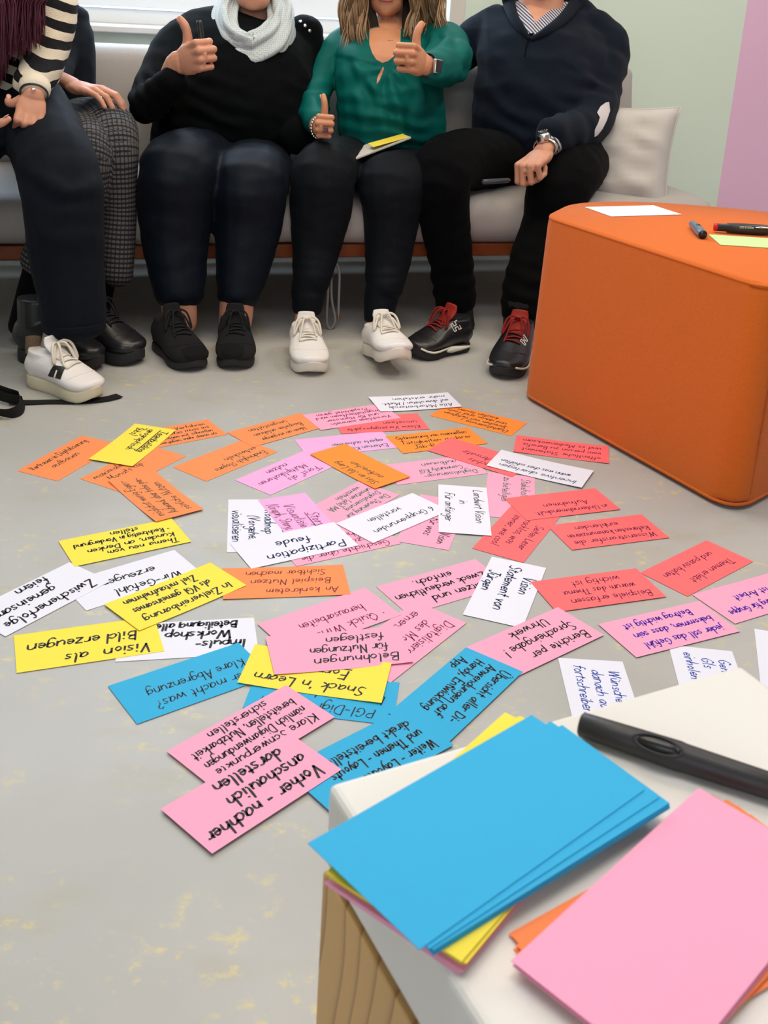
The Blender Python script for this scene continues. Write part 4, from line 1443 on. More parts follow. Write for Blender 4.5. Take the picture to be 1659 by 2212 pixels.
# scarf: three folded rings of thin cloth round the neck
bm = bmesh.new()
for k_, (dx, dy, rr_, sq, dd, ph) in enumerate(((0, 4, 36, 1.0, 0, 0), (-4, -14, 25, .93, -.012, 1.7), (6, 14, 28, 1.04, .012, 3.1))):
    KP = [(545, 118, .225), (502, 98, .25), (484, 52, .32), (500, 4, .41), (545, -14, .47), (592, 4, .41), (608, 48, .32), (590, 96, .25), (545, 118, .225)]
    KP = [(545 + (x_ - 545) * sq + dx, y_ + dy * (1 if y_ > 60 else .3), d_ + dd) for x_, y_, d_ in KP]
    R = catmull([list(p) for p in KP], 9)
    vr = []
    n_ = 40
    for i, p in enumerate(R):
        c_ = D(*p)
        q_ = dep(c_) / F_PX
        t_ = D(*R[(i + 1) % len(R)]) - D(*R[i - 1]) if 0 < i < len(R) - 1 else D(*R[1]) - D(*R[-2])
        t_.normalize()
        out = (c_ - D(545, 40, .36))
        out = (out - t_ * out.dot(t_)).normalized()
        up_ = t_.cross(out)
        ring = []
        for j in range(n_):
            th = 2 * math.pi * j / n_
            s_ = i / (len(R) - 1) * 2 * math.pi
            fold = .20 * math.sin(5 * th + ph + 1.6 * math.sin(s_ + ph)) + .10 * math.sin(9 * th + 2 * ph + 2.2 * math.sin(2 * s_)) + .10 * noise.noise(c_ * 14 + V((math.cos(th), math.sin(th), k_)) * 1.2)
            r_ = rr_ * q_ * (1 + fold) * (1.0 + .12 * math.cos(s_))
            ring.append(bm.verts.new(c_ + out * math.cos(th) * r_ * .72 + up_ * math.sin(th) * r_))
        vr.append(ring)
    for i in range(len(vr) - 1):
        A, B = vr[i], vr[i + 1]
        for j in range(n_):
            bm.faces.new((A[j], A[(j + 1) % n_], B[(j + 1) % n_], B[j]))
sc1 = fin('scarf', bm, M_SCARF, p1)
for q in ((649, 47), (659, 56), (669, 67)):
    pp, nn = hit(sw1, *q)
    bm = bmesh.new()
    ell(bm, pp + nn * .001, (.0058, .0058, .003), basis(nn.orthogonal().normalized(), nn.cross(nn.orthogonal()).normalized(), nn), 14)
    fin('button', bm, M_STEEL, sw1)
sh1, _, _ = shoe(p1, PZ(352, 748), PZ(428, 806), 'black', right=True)
sh2, _, _ = shoe(p1, PZ(502, 748), PZ(508, 804), 'black', right=False)
M_TOEP = mat('black_toe_fabric', (.003, .003, .004), .95)
decal('toe_panel', sh1, [(394, 756), (408, 748), (436, 746), (450, 754), (455, 768), (440, 776), (410, 778), (398, 770)], M_TOEP, sh1)
decal('toe_panel', sh2, [(476, 752), (486, 745), (514, 744), (526, 750), (528, 764), (516, 772), (488, 773), (478, 764)], M_TOEP, sh2)
# wine folder on her lap, pen in her fist
bm = bmesh.new()
boxw(bm, D(415, 287, .20), D(575, 303, .16) - D(415, 287, .20), NB * .16 + Z_ * .015, Z_ * .007, .002)
o = fin('folder', bm, M_WINECOVER, None, False, D(490, 295, .2))
tag(o, 'wine red folder lying on the lap of the person with the scarf', 'folder')
pa_ = i1['L'](.012, .075, -.030)
pd_ = i1['t'] * .9 + i1['f'] * .12 + V((0, 0, .0))
o = profile_pen('marker_pen', pa_ + pd_ * .085 * 1.0, pa_ - pd_ * .05, [(0, .0055), (.05, .007), (.4, .0075), (.95, .007), (1, .005)], M_PLK, 'black marker sticking up out of the fist of the person with the scarf')

# ================= third: teal blouse
p2 = person('person', S(1.25, .2, 0), 'person in a teal blouse with both thumbs up, one arm stretched forward')
top2 = [([(850, 318, .26, 112, 80), (848, 270, .22, 118, 88), (842, 200, .24, 118, 88), (842, 145, .28, 118, 74), (842, 108, .355, 108, 58), (838, 80, .40, 92, 42), (836, 66, .42, 62, 30)], U),
        ([(755, 90, .40, 36, 34), (722, 118, .38, 36, 36), (692, 175, .33, 33, 33), (676, 228, .24, 32, 32), (682, 264, .10, 26, 26)], None),
        ([(915, 85, .40, 40, 40), (955, 98, .32, 52, 50), (968, 128, .16, 52, 52), (948, 146, .02, 42, 42), (928, 148, -.08, 33, 33)], None)]
cr2 = [(D(800, 190, .15), V((.5, 0, .6)), .07, .11), (D(850, 220, .13), V((.95, 0, .1)), .06, .10), (D(970, 120, .1), V((.8, -.2, .5)), .045, .09), (D(680, 215, .2), V((0, 0, 1)), .04, .06), (D(850, 300, .14), V((.1, 0, 1)), .045, .12)]
NK = D(828, 140, .2)
def pleats(c):
    v = c - NK
    if v.dot(FR) < -.12 or v.z > .02: return 0
    r_ = math.hypot(v.dot(U), v.z)
    a_ = math.atan2(v.dot(U), -v.z)
    return .0055 * math.sin(a_ * 9 + .6) * math.exp(-(r_ / .16) ** 2) * min(1, r_ / .03) * (1 if abs(a_) < 1.7 else 0)
sw2 = tubes_blob('blouse', top2, M_TEAL, p2, .007, 5, both(folds(5, .006, 9), ring_folds(cr2, .0075), pleats))
leg2 = [([(800, 355, .34, 82, 58), (745, 352, .18, 72, 58), (708, 360, .02, 70, 58), (699, 380, -.06, 70, 60), (693, 450, -.05, 68, 62), (682, 540, -.06, 52, 50), (674, 602, -.09, 42, 42), (668, 612, -.09, 38, 38), (664, 665, -.10, 34, 34)], U),
        ([(900, 372, .34, 82, 58), (880, 374, .18, 76, 58), (860, 382, .02, 76, 58), (848, 402, -.05, 78, 62), (846, 470, -.05, 62, 58), (838, 560, -.07, 50, 48), (830, 618, -.10, 42, 42), (826, 628, -.10, 38, 38), (818, 686, -.12, 33, 33)], U)]
cr = [(D(674, 600, -.1), V((0, 0, 1)), .03, .05), (D(832, 612, -.1), V((0, 0, 1)), .03, .05), (D(660, 330, .0), V((.7, 0, -.5)), .04, .07)]
tr2 = tubes_blob('trousers', leg2, M_NAVYT2, p2, .0065, 4, both(folds(6, .003, 11), ring_folds(cr, .002)))
h2, i2 = hand_mesh(D(923, 141, -.10), (-.52, -.80, .22), (.02, .12, .99), False, D(955, 152, .06), s=.98)
h3, i3 = hand_mesh(D(686, 276, .03), (.13, -.95, .16), (.02, .16, .98), True, D(680, 262, .14), s=.84)
def ex2(bm):
    global H2
    H2 = head_parts(bm, D(832, 33, .29), (-.03, -1, -.1))
    loft(bm, W_([(838, -30, .42, 42, 40), (836, 40, .40, 42, 40), (836, 72, .365, 52, 46), (834, 98, .325, 58, 50), (828, 122, .285, 46, 38), (822, 138, .262, 28, 26)]), 14, U, True, 3)
    for a, e in (((662, 668, -.10, 24, 24), (657, 718, -.115, 25, 27)), ((816, 688, -.12, 24, 24), (808, 735, -.14, 26, 28))):
        loft(bm, W_([(a[0] + 4, a[1] - 40, a[2] + .005, 21, 21), a, e]), 12, U, True, 2)
b2 = join_body('body', [raw_tubes(top2 + leg2, .45, ex2, .006, 5), h2, h3], M_SKIN2, p2)
nail(b2, i2)
nail(b2, i3)
face_bits(H2[0], H2[1], b2)
# hair: wavy locks falling on both sides
bm = bmesh.new()
Hh = H2[0]
ell(bm, Hh(0, -.100, .160), (.092, .110, .098), H2[1], 20)
rh = random.Random(3)
for side_ in (-1, 1):
    for cl in range(15):
        u0, v0, ph = rh.random(), rh.random(), rh.uniform(0, 6.28)
        for i in range(26):
            u_ = min(1.1, max(-.1, u0 + rh.gauss(0, .055)))
            v_ = v0 + rh.gauss(0, .06)
            if side_ < 0:
                x_top, x_mid, x_end = 776 + 24 * u_, 742 + 56 * u_, 736 + 66 * u_ + rh.gauss(0, 4)
                y_end = 74 + 42 * (1 - abs(u_ - .55) * 1.2) + 10 * math.sin(ph) + rh.uniform(-14, 6)
            else:
                x_top, x_mid, x_end = 884 + 26 * u_, 892 + 62 * u_, 884 + 84 * u_ + rh.gauss(0, 4)
                y_end = 60 + 18 * (1 - abs(u_ - .4) * 1.4) + 9 * math.sin(ph) + rh.uniform(-14, 6)
            dd = .23 + .15 * v_
            P = [Hh(side_ * .012, -.055 - .08 * v_, .252), Hh(side_ * (.075 + .012 * u_), -.05 - .09 * v_, .190)]
            for k_ in range(8):
                t = k_ / 7
                xx = x_top + (x_mid - x_top) * t * 2 if t < .5 else x_mid + (x_end - x_mid) * (t - .5) * 2
                P.append(D(xx + 8 * math.sin(t * 9 + ph) * t, -95 + (y_end + 95) * t, dd + .02 * math.sin(t * 3) + .014 * math.sin(t * 8 + ph)))
            strand(bm, P, rh.uniform(.0018, .0032), 5, 3)
fin('hair', bm, M_BLOND, p2)
# dark inner hair beside the neck
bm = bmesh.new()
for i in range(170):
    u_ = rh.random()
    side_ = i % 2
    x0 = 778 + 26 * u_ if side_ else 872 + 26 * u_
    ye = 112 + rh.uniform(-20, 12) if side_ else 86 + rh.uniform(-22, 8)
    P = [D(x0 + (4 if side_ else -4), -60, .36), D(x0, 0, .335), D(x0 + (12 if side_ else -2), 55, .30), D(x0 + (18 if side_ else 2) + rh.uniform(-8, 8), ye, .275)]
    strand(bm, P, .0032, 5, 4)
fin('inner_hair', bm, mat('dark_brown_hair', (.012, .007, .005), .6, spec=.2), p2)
# keyhole below the neckline
decal('neckline_opening', sw2, [(798, 44), (866, 44), (865, 88), (860, 106), (851, 122), (839, 132), (826, 136), (813, 129), (804, 115), (798, 96)], M_SKIN2, sw2)
decal('keyhole_opening', sw2, [(829, 144), (828, 155), (824, 166), (818, 176), (813, 182), (814, 172), (818, 160), (823, 150)], M_SKIN2, sw2)
# smartwatch on the forward arm
def band(name, c, ax, sd, r1, r2, wid, th, m, parent, n=28):
    ax = ax.normalized()
    sd = (sd - ax * sd.dot(ax)).normalized()
    up_ = ax.cross(sd)
    bm = bmesh.new()
    vr = []
    for i in range(n):
        a = 2 * math.pi * i / n
        dirn = sd * math.cos(a) * r1 + up_ * math.sin(a) * r2
        u1 = dirn.normalized()
        vr.append([bm.verts.new(c + dirn + ax * wid * e + u1 * th * g) for e, g in ((-.5, 0), (.5, 0), (.5, 1), (-.5, 1))])
    for i in range(n):
        A, B = vr[i], vr[(i + 1) % n]
        for j in range(4):
            bm.faces.new((A[j], A[(j + 1) % 4], B[(j + 1) % 4], B[j]))
    return fin(name, bm, m, parent), up_, sd
fa = (i2['L'](0, 0, 0) - D(955, 152, .06)).normalized()
wc = i2['L'](0, -.012, -.002)
wb, _, _ = band('watch_band', wc, fa, i2['t'], .0310, .0235, .024, .003, M_PLK, p2)
bm = bmesh.new()
bk = i2['b']
f3 = (fa - bk * fa.dot(bk)).normalized()
s3 = bk.cross(f3)
boxw(bm, wc + bk * .0225 - f3 * .018 - s3 * .019, f3 * .036, s3 * .038, bk * .010, .003, 3)
wf = fin('watch_case', bm, M_SILVER, wb)
bm = bmesh.new()
boxw(bm, wc + bk * .0318 - f3 * .0155 - s3 * .0165, f3 * .031, s3 * .033, bk * .0016, .0006)
fin('watch_screen', bm, M_PLK, wf)
# bead bracelet and ring on the lower hand
bm = bmesh.new()
for i in range(22):
    a = 2 * math.pi * i / 22
    ell(bm, i3['L'](.0350 * math.cos(a), .006, .0235 * math.sin(a) - .002), (.0036, .0036, .0036), None, 8)
fin('bead_bracelet', bm, M_SILVER, p2)
bm = bmesh.new()
rc_ = i3['L'](-.010, .104, -.020)
boxw(bm, rc_ - i3['t'] * .0065 - i3['b'] * .006, i3['t'] * .013, i3['b'] * .013, i3['f'] * .005, .001)
fin('ring', bm, M_STONE, p2)
s1, _, _ = shoe(p2, PZ(655, 752), PZ(676, 816), 'white', right=True)
s2, _, _ = shoe(p2, PZ(805, 762), PZ(862, 826), 'white', pitch=.20, right=False)
# notebook and card on her lap
bm = bmesh.new()
n0, n1 = D(768, 346, -.03), D(888, 300, .03)
boxw(bm, n0, n1 - n0, NB * .13 - Z_ * .004, Z_ * .006, .0015)
o = fin('notebook', bm, M_PAPER, None, False, n0)
tag(o, 'thin grey notebook lying on the lap of the person in teal', 'notebook')
bm = bmesh.new()
n0, n1 = D(806, 326, -.005) + Z_ * .010, D(882, 303, .035) + Z_ * .008
boxw(bm, n0, n1 - n0, NB * .055 + Z_ * .003, Z_ * .0006)
o = fin('paper_card', bm, M_CARD['Y'], None, False, n0)
tag(o, 'yellow card on top of the grey notebook on a lap', 'card')

# ================= fourth: navy knit, black trousers
p3 = person('person', S(1.75, .2, 0), 'person in a navy knit sweater over a striped shirt, a pen in the lowered hand')
top3 = [([(1165, 345, .32, 150, 85), (1160, 290, .27, 145, 100), (1165, 215, .28, 146, 100), (1175, 140, .33, 152, 92), (1180, 80, .40, 158, 66), (1180, 42, .44, 140, 48), (1172, 12, .46, 80, 40), (1170, -4, .47, 58, 34)], U),
        ([(1262, 68, .42, 54, 50), (1303, 104, .385, 57, 53), (1292, 170, .30, 53, 52), (1284, 232, .22, 49, 48)], None),
        ([(1288, 225, .22, 48, 48), (1268, 272, .12, 47, 46), (1222, 290, .03, 42, 40), (1188, 292, -.04, 36, 35)], None),
        ([(1085, 60, .44, 52, 50), (1035, 85, .45, 48, 46), (985, 118, .46, 42, 42), (900, 135, .47, 36, 36)], None)]
cr3 = [(D(1255, 215, .2), V((.2, 0, 1)), .05, .09), (D(1110, 250, .17), V((.5, 0, .8)), .07, .12), (D(1240, 285, .03), V((.9, 0, .2)), .05, .07), (D(1300, 140, .3), V((.4, 0, .9)), .08, .1)]
sw3 = tubes_blob('sweater', top3, M_NAVYK, p3, .0075, 5, both(folds(8, .008, 7), ring_folds(cr3, .006)))
leg3 = [([(1120, 350, .36, 110, 66), (1060, 345, .20, 78, 66), (985, 348, .04, 72, 66), (956, 378, -.06, 66, 62), (957, 450, -.05, 57, 56), (972, 550, -.04, 48, 48), (980, 610, -.04, 46, 46), (984, 655, -.04, 44, 44)], U),
        ([(1200, 350, .36, 110, 66), (1232, 352, .18, 84, 70), (1222, 372, .02, 78, 70), (1205, 410, -.05, 70, 66), (1186, 480, -.05, 58, 56), (1150, 570, -.10, 52, 50), (1132, 640, -.14, 48, 46), (1126, 676, -.15, 45, 44)], U),
        ([(1040, 372, .30, 40, 50), (1120, 380, .26, 60, 60), (1240, 372, .30, 60, 60)], None)]
cr = [(D(980, 610, -.05), V((0, 0, 1)), .05, .09), (D(1130, 640, -.15), V((.2, 0, 1)), .045, .10), (D(1230, 380, .0), V((.8, 0, .4)), .05, .09)]
tr3 = tubes_blob('trousers', leg3, M_BLACKT, p3, .0075, 4, both(folds(9, .004, 10), ring_folds(cr, .0035)))
h4, i4 = hand_mesh(D(1178, 318, -.07), (-.56, -.62, -.55), (-.74, .50, -.20), False, D(1222, 290, .03),
                   curls=[(60, 84, 50), (64, 86, 50), (69, 88, 50), (76, 94, 58)], thumb='in', s=1.06, arm_r=(.029, .024))
def ex3(bm):
    global H3
    H3 = head_parts(bm, D(1168, -14, .33), (-.08, -1, -.05), 1.04)
    loft(bm, W_([(1170, -80, .46, 50, 50), (1168, -10, .43, 50, 48), (1168, 60, .40, 56, 44)]), 14, U, True, 3)
    for a, e in (((984, 665, -.04, 30, 30), (990, 705, -.05, 28, 28)), ((1124, 690, -.16, 30, 30), (1122, 725, -.17, 28, 28))):
        loft(bm, W_([(a[0], a[1] - 50, a[2], 28, 28), a, e]), 12, U, True, 2)
b3 = join_body('body', [raw_tubes(top3 + leg3[:2], .45, ex3, .006, 5), h4], M_SKIN, p3)
face_bits(H3[0], H3[1], b3, 1.04)
bm = bmesh.new()
ell(bm, H3[0](0, -.100, .175), (.084, .100, .085), H3[1], 20)
fin('hair', bm, M_BROWNH, p3)
for a, e in (((984, 660, -.04, 37, 37), (991, 706, -.05, 35, 36)), ((1124, 682, -.155, 37, 37), (1121, 722, -.17, 35, 36))):
    bm = bmesh.new()
    loft(bm, W_([(a[0], a[1] - 30, a[2], 38, 38), a, e]), 12, U, True, 2)
    fin('sock', bm, M_BMESH, p3)
# shirt: collar points and throat in the V of the neckline, cuff at the wrist
def on3(x_, y_, off):
    p, n = hit(sw3, x_, y_)
    return p + (n if n.dot(FR) > 0 else -n) * off
decal('throat', sw3, [(1130, 12), (1206, 12), (1190, 24), (1168, 42), (1152, 54), (1138, 34)], M_SKIN, sw3, .003)
decal('shirt_collar', sw3, [(1106, 6), (1126, 6), (1140, 24), (1154, 46), (1152, 74), (1140, 76), (1120, 48), (1106, 18)], M_SHIRT, p3, .006)
decal('shirt_collar', sw3, [(1238, 6), (1208, 6), (1190, 22), (1166, 42), (1152, 56), (1152, 78), (1176, 66), (1208, 38), (1228, 18)], M_SHIRT, p3, .005)
bm = bmesh.new()
tube(bm, [on3(1142, 84, .003), on3(1126, 66, .007), on3(1110, 44, .009), on3(1100, 16, .009), D(1098, -6, .385), D(1102, -24, .43), D(1128, -38, .50), D(1176, -42, .53), D(1226, -38, .51), D(1250, -24, .44), D(1250, -6, .395), on3(1238, 16, .009), on3(1212, 46, .009), on3(1180, 70, .007), on3(1148, 86, .003)],
     [.006, .013, .016, .019, .021, .021, .021, .021, .021, .022, .022, .020, .017, .013, .006], 12, 4)
fin('sweater_collar', bm, M_NAVYK, sw3)
bm = bmesh.new()
tube(bm, [on3(1143, 84, .001), on3(1137, 102, .001), on3(1134, 122, .0005)], [.0035, .003, .002], 8, 3)
fin('zip_placket', bm, M_BLACKKNIT, sw3)
ca = (D(1222, 290, .03) - i4['L'](0, 0, 0)).normalized()
bm = bmesh.new()
loft(bm, [(*(i4['L'](0, 0, 0) + ca * .012), .0335, .031), (*(i4['L'](0, 0, 0) + ca * .03), .036, .034), (*(i4['L'](0, 0, 0) + ca * .05), .036, .034)], 16, i4['t'], True, 3)
fin('shirt_cuff', bm, M_SHIRT, p3)
wc = i4['L'](0, -.002, -.001)
wb, _, _ = band('watch_band', wc, ca, i4['t'], .0335, .0245, .018, .0035, M_STEEL, p3)
bm = bmesh.new()
bk = (i4['b'] - ca * i4['b'].dot(ca)).normalized()
tube(bm, [wc + bk * .022, wc + bk * .0335], .0205, 24, 1, ca)
wf = fin('watch_case', bm, M_STEEL, wb)
bm = bmesh.new()
tube(bm, [wc + bk * .033, wc + bk * .0385], [.0165, .0165], 24, 1, ca)
dl = fin('watch_dial', bm, M_DIAL, wf)
bm = bmesh.new()
sdv = bk.cross(ca)
for i in range(12):
    a = i * math.pi / 6
    ell(bm, wc + bk * .0474 + (ca * math.cos(a) + sdv * math.sin(a)) * .0125, (.0012, .0012, .0008), None, 6)
for a, l_ in ((.8, .008), (2.6, .011)):
    tube(bm, [wc + bk * .0474, wc + bk * .0474 + (ca * math.cos(a) + sdv * math.sin(a)) * l_], .0006, 6, 1)
fin('watch_hands', bm, M_SILVER, dl)
# elbow patch
decal('elbow_patch', sw3, [(1308, 222), (1315, 221), (1317, 240), (1310, 260), (1301, 278), (1290, 292), (1283, 296), (1284, 280), (1291, 266), (1295, 254), (1289, 244), (1297, 230)], M_PATCH, sw3, .002)
# pen in the hand
pc = i4['L'](.030, .100, -.034)
pe = D(1044, 393, -.19)
dv = (pe - pc).normalized()
o = profile_pen('marker_pen', pe, pe - dv * .13, [(0, .0055), (.02, .0072), (.3, .0072), (.95, .0068), (1, .005)], M_PLD, 'dark grey-blue marker held in the lowered hand of the person in navy')
# shoes with red laces and the letter H on the side
def letter_H(parent, bl, br, tl, tr):
    bm = bmesh.new()
    pts = [(0, 0), (.30, 0), (.30, .38), (.70, .38), (.70, 0), (1, 0), (1, 1), (.70, 1), (.70, .62), (.30, .62), (.30, 1), (0, 1), (0, 0)]
    q = []
    for a, e in pts:
        x_ = (bl[0] * (1 - a) + br[0] * a) * (1 - e) + (tl[0] * (1 - a) + tr[0] * a) * e
        y_ = (bl[1] * (1 - a) + br[1] * a) * (1 - e) + (tl[1] * (1 - a) + tr[1] * a) * e
        p, n = hit(parent, x_, y_)
        q.append(p + (n if n.dot(FR) > 0 else -n) * .001)
    for a, e in zip(q, q[1:]):
        tube(bm, [a, e], .0012, 6, 1)
    fin('letter_mark', bm, mat('white_trim', (.75, .74, .70), .6), parent)
def sole_trim(P, parent, w_):
    bm = bmesh.new()
    prof = [(.42, .76), (.58, .90), (.70, 1.0), (.80, .98), (.89, .84), (.95, .60)]
    for s_ in (1, -1):
        tube(bm, [P(s_ * w_ * q * 1.02, t, .026 + .018 * max(0, (t - .78) / .22) ** 2) for t, q in prof], .0028, 6, 3)
        tube(bm, [P(s_ * w_ * q * 1.02, t, .020) for t, q in ((.10, .80), (.25, .82), (.42, .76), (.50, .84))], [.003, .006, .009, .005], 8, 3)
    fin('sole_trim', bm, mat('cream_trim', (.70, .67, .58), .6), parent)
sa, Pa, _ = shoe(p3, PZ(1002, 752), PZ(886, 776), 'red', right=True)
letter_H(sa, (981.5, 716.5), (996, 710), (973, 702), (986, 692.5))
sole_trim(Pa, sa, .052)
sb, Pb, _ = shoe(p3, PZ(1122, 752), PZ(1083, 824), 'red', right=False)
letter_H(sb, (1134, 747), (1139, 736), (1124, 737), (1131, 723.5))
sole_trim(Pb, sb, .052)

# ================= behind on the left: grey plaid culottes
p4 = person('person', S(.35, .25, 0), 'person in grey plaid culottes and black boots, half hidden behind the striped sweater')
top4 = [([(110, 260, .40, 90, 70), (112, 170, .40, 92, 75), (115, 90, .42, 88, 66), (118, 40, .44, 74, 50), (118, 8, .45, 46, 40)], U),
        ([(150, 35, .44, 42, 42), (150, 75, .42, 36, 38), (135, 130, .34, 32, 34), (120, 172, .22, 26, 26)], None),
        ([(80, 40, .44, 42, 42), (50, 110, .42, 40, 40), (60, 190, .30, 32, 32)], None)]
sw4 = tubes_blob('jacket', top4, M_NAVYJ, p4, .008, 5, folds(11, .004, 9))
leg4 = [([(150, 290, .36, 85, 62), (195, 270, .20, 68, 60), (232, 275, .06, 60, 56), (248, 310, -.02, 52, 52), (254, 380, -.03, 42, 46), (256, 450, -.03, 38, 44), (252, 530, -.04, 40, 48), (249, 596, -.05, 38, 48)], U),
        ([(110, 300, .36, 85, 62), (150, 295, .18, 66, 58), (185, 300, .02, 56, 54), (192, 335, -.07, 48, 50), (172, 430, -.06, 50, 50), (128, 520, -.06, 60, 52), (105, 578, -.06, 62, 54)], U)]
tr4 = tubes_blob('culottes', leg4, M_PLAID, p4, .0065, 4, folds(12, .003, 8, (1.6, 1, .6)))
def weave(o, legs):
    path = []
    for rows, _ in legs:
        R = catmull([list(r) for r in W_(rows)], 6)
        acc, q = 0, []
        for i, r in enumerate(R):
            if i: acc += (V(r[:3]) - V(R[i - 1][:3])).length
            t = (V(R[min(i + 1, len(R) - 1)][:3]) - V(R[max(i - 1, 0)][:3])).normalized()
            a = (U - t * U.dot(t)).normalized()
            q.append((V(r[:3]), acc, t, a, t.cross(a), max(r[3], .02)))
        path.append(q)
    at_ = o.data.attributes.new('weave', 'FLOAT_VECTOR', 'POINT')
    for v in o.data.vertices:
        best = None
        for q in path:
            for e in q:
                d2 = (v.co - e[0]).length / e[5]
                if best is None or d2 < best[0]: best = (d2, e)
        e = best[1]
        dv = v.co - e[0]
        at_.data[v.index].vector = (e[1] + dv.dot(e[2]), math.atan2(dv.dot(e[4]), dv.dot(e[3])) * .062, 0)
weave(tr4, leg4)
h5, i5 = hand_mesh(D(148, 176, .10), (.93, -.30, -.22), (.25, .93, .05), True, D(112, 168, .16), curls=[(8, 30, 18), (6, 34, 18), (10, 34, 18), (2, 24, 14)], thumb='flat', s=.95, spread=.10)
def ex4(bm):
    global H4
    H4 = head_parts(bm, D(120, -45, .36), (.05, -1, -.05))
    loft(bm, W_([(118, -80, .45, 44, 44), (118, -20, .44, 44, 44), (118, 40, .42, 50, 44)]), 14, U, True, 3)
    for a, e in (((215, 610, -.05, 26, 28), (190, 715, -.08, 26, 28)), ((95, 590, -.06, 32, 32), (62, 700, -.08, 32, 34))):
        loft(bm, W_([(a[0] + 10, a[1] - 60, a[2], 26, 26), a, e]), 12, U, True, 2)
b4 = join_body('body', [raw_tubes(top4 + leg4, .45, ex4, .006, 5), h5], M_SKIN, p4)
face_bits(H4[0], H4[1], b4)
bm = bmesh.new()
ell(bm, H4[0](0, -.10, .17), (.088, .106, .09), H4[1], 20)
ell(bm, H4[0](0, -.130, .10), (.086, .072, .105), H4[1], 20)
fin('hair', bm, M_BROWNH, p4)
bm = bmesh.new()
rp = i5['L'](-.0100 - .002, .118, -.010)
band('ring', rp, i5['f'] - i5['b'] * .5, i5['t'], .0103, .0100, .004, .0012, M_SILVER, p4)
for a, e in (((226, 560, -.05, 34, 36), (192, 712, -.08, 35, 38)), ((105, 550, -.06, 44, 42), (60, 712, -.08, 42, 44))):
    bm = bmesh.new()
    loft(bm, W_([a, ((a[0] + e[0]) / 2, (a[1] + e[1]) / 2, a[2], a[3], a[4]), e]), 14, U, True, 3)
    fin('boot_shaft', bm, M_BLACKT, p4)
shoe(p4, PZ(50, 772), PZ(222, 802), 'boot', 'boot', right=True)
shoe(p4, PZ(165, 752), PZ(304, 790), 'boot', 'boot', right=False)

# ================= front left: striped sweater, wide jeans
p5 = person('person', S(-.02, -.25, 0), 'person in a black and cream striped sweater with wine red hair at the left edge')
top5 = [([(20, 250, .02, 95, 75), (25, 180, .02, 95, 78), (40, 100, .04, 95, 70), (45, 30, .08, 95, 60), (45, -20, .10, 62, 46)], U),
        ([(112, -25, .06, 52, 50), (118, 30, .02, 48, 48), (104, 95, -.02, 46, 46), (86, 150, -.08, 44, 42), (64, 190, -.16, 37, 34)], None),
        ([(-40, 0, .06, 50, 50), (-75, 110, -.02, 46, 46), (-66, 200, -.15, 36, 34)], None)]
sw5 = tubes_blob('sweater', top5, M_STRIPE, p5, .007, 5, folds(15, .004, 12))
leg5 = [([(30, 210, .06, 92, 75), (62, 235, .0, 88, 78), (92, 290, -.12, 86, 78), (120, 350, -.25, 88, 76), (136, 415, -.32, 87, 72), (140, 480, -.34, 83, 68), (146, 570, -.35, 77, 64), (156, 650, -.37, 70, 60), (160, 706, -.38, 66, 56)], U),
        ([(0, 220, .06, 92, 75), (-60, 280, -.08, 88, 78), (-125, 350, -.28, 82, 76), (-145, 450, -.34, 78, 72), (-150, 700, -.38, 66, 56)], U)]
cr = [(D(120, 420, -.4), V((.4, 0, .9)), .09, .12), (D(150, 420, -.4), V((.2, 0, .9)), .05, .08)]
tr5 = tubes_blob('jeans', leg5, M_DENIM, p5, .007, 4, both(folds(16, .004, 9, (1.3, 1, .7)), ring_folds(cr, .004)))
bm = bmesh.new()
loft(bm, W_([(159, 694, -.379, 68, 58), (160, 710, -.38, 67, 57)]), 20, U, False, 3)
fin('hem', bm, M_DENIM, tr5)
h6, i6 = hand_mesh(D(74, 198, -.20), (-.05, -.45, -.89), (-.93, -.30, .20), False, D(76, 168, -.12), curls=CURL_FIST, thumb='fist', s=.88)
h7, i7 = hand_mesh(D(-62, 236, -.22), (.10, -.72, -.62), (.96, .05, .26), True, D(-70, 190, -.13), curls=CURL_FIST, thumb='up', s=.90)
def ex5(bm):
    global H5
    H5 = head_parts(bm, D(45, -62, -.02), (.1, -1, -.1))
    loft(bm, W_([(45, -110, .08, 48, 46), (45, -50, .08, 48, 46), (45, 10, .06, 54, 46)]), 14, U, True, 3)
    loft(bm, W_([(138, 660, -.375, 24, 24), (126, 735, -.385, 25, 27), (114, 790, -.395, 27, 30)]), 12, U, True, 2)
b5 = join_body('body', [raw_tubes(top5 + leg5, .45, ex5, .006, 5), h6, h7], M_SKIN, p5)
nail(b5, i6)
nail(b5, i7)
face_bits(H5[0], H5[1], b5)
bm = bmesh.new()
Hh = H5[0]
ell(bm, Hh(0, -.10, .165), (.094, .112, .10), H5[1], 20)
rh = random.Random(11)
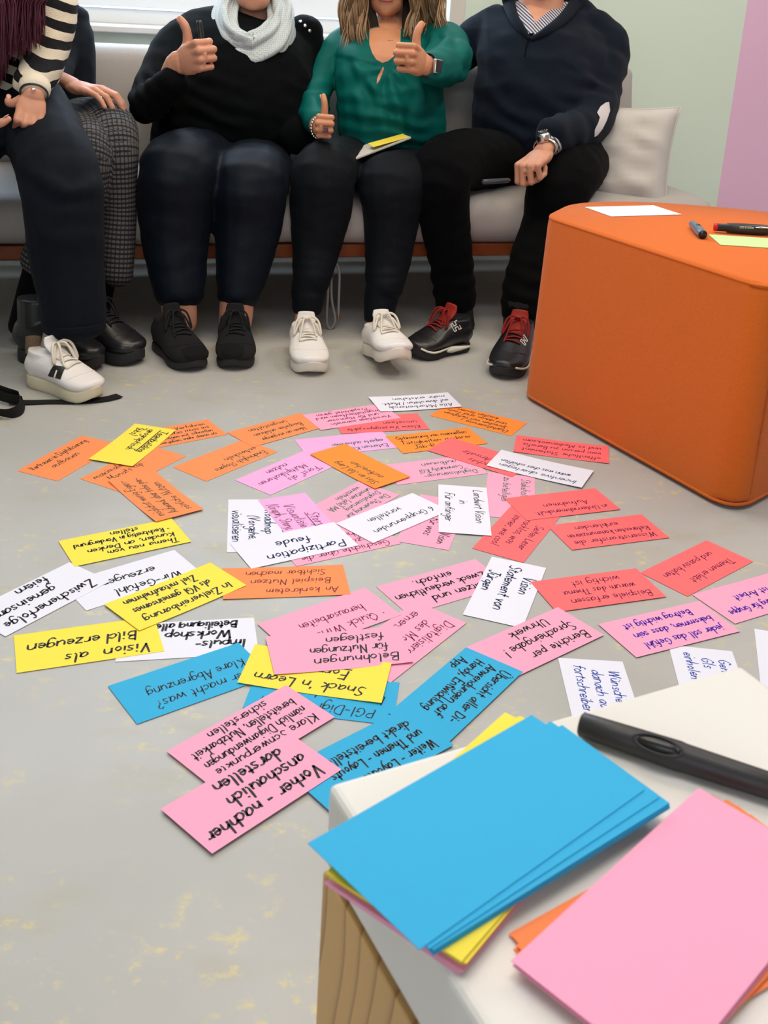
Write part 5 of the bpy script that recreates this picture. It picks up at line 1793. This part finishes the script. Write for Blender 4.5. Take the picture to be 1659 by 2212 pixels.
for i in range(520):
    u_ = rh.random()
    x_ = -25 + 118 * u_
    ye = 60 + 50 * math.sin(u_ * 2.6 + .4) + rh.uniform(-30, 25)
    if x_ < 14: ye += 105 * (14 - x_) / 39 + 30
    d_ = -.06 - .10 * rh.random()
    q_ = 2 * u_ - 1
    P = [Hh(q_ * .02, -.06 - .06 * rh.random(), .262), Hh(math.copysign(.070 + .03 * abs(q_), q_), -.05 - .05 * rh.random(), .15), Hh(math.copysign(.062 + .03 * abs(q_), q_), -.025, .02), D(x_ * .95 + 2, -10, d_), D(x_ + rh.uniform(-4, 4), 10, d_ - .01), D(x_ + rh.uniform(-10, 8), ye, d_ - .015)]
    strand(bm, P, rh.uniform(.0016, .003), 5, 3)
fin('hair', bm, M_WINE, p5)
shoe(p5, PZ(-222, 828), PZ(-98, 880), 'stripe', right=True)
bm = bmesh.new()
loft(bm, W_([(-156, 690, -.38, 33, 33), (-172, 740, -.388, 33, 35), (-184, 790, -.395, 33, 38)]), 14, U, True, 3)
fin('sock', bm, M_SOCK, p5)
# shirt cuff and beaded black bracelet
fa = (D(76, 168, -.12) - i6['L'](0, 0, 0)).normalized()
bm = bmesh.new()
loft(bm, [(*(i6['L'](0, 0, 0) + fa * .010), .037, .031), (*(i6['L'](0, 0, 0) + fa * .035), .038, .033)], 16, i6['t'], True, 3)
fin('cream_cuff', bm, mat('cream_knit', (.72, .64, .52), .9, bump=.5, bscale=400), sw5)
wb, _, _ = band('bracelet', i6['L'](0, .004, -.001), fa, i6['t'], .0305, .0225, .010, .003, M_PLK, p5)
bm = bmesh.new()
ell(bm, i6['L'](.004, .004, .026), (.006, .004, .004), basis(i6['t'], i6['f'], i6['b']))
fin('bracelet_charm', bm, M_SILVER, wb)
bm = bmesh.new()
loft(bm, W_([(134, 690, -.378, 33, 33), (124, 740, -.385, 33, 35), (113, 790, -.395, 33, 38)]), 14, U, True, 3)
fin('sock', bm, M_SOCK, p5)
sx5, P5, top5_ = shoe(p5, PZ(74, 826), PZ(212, 872), 'stripe', right=False)
# black side stripe with its light line, brown heel tab
decal('side_stripe', sx5, [(104, 812), (110, 799), (117, 789), (142, 793), (136, 806), (131, 820), (118, 816)], M_BLEA, sx5)
decal('stripe_line', sx5, [(117, 815), (122, 800), (125, 801), (120.5, 816)], M_LACEW, sx5, .002)
bm = bmesh.new()
loft(bm, [(*P5(0, .012, .075), .020, .006), (*P5(0, .016, .115), .018, .006)], 12, None, True, 3)
fin('heel_tab', bm, mat('brown_snake_leather', (.14, .09, .05), .5, var=.5, vscale=200), sx5)
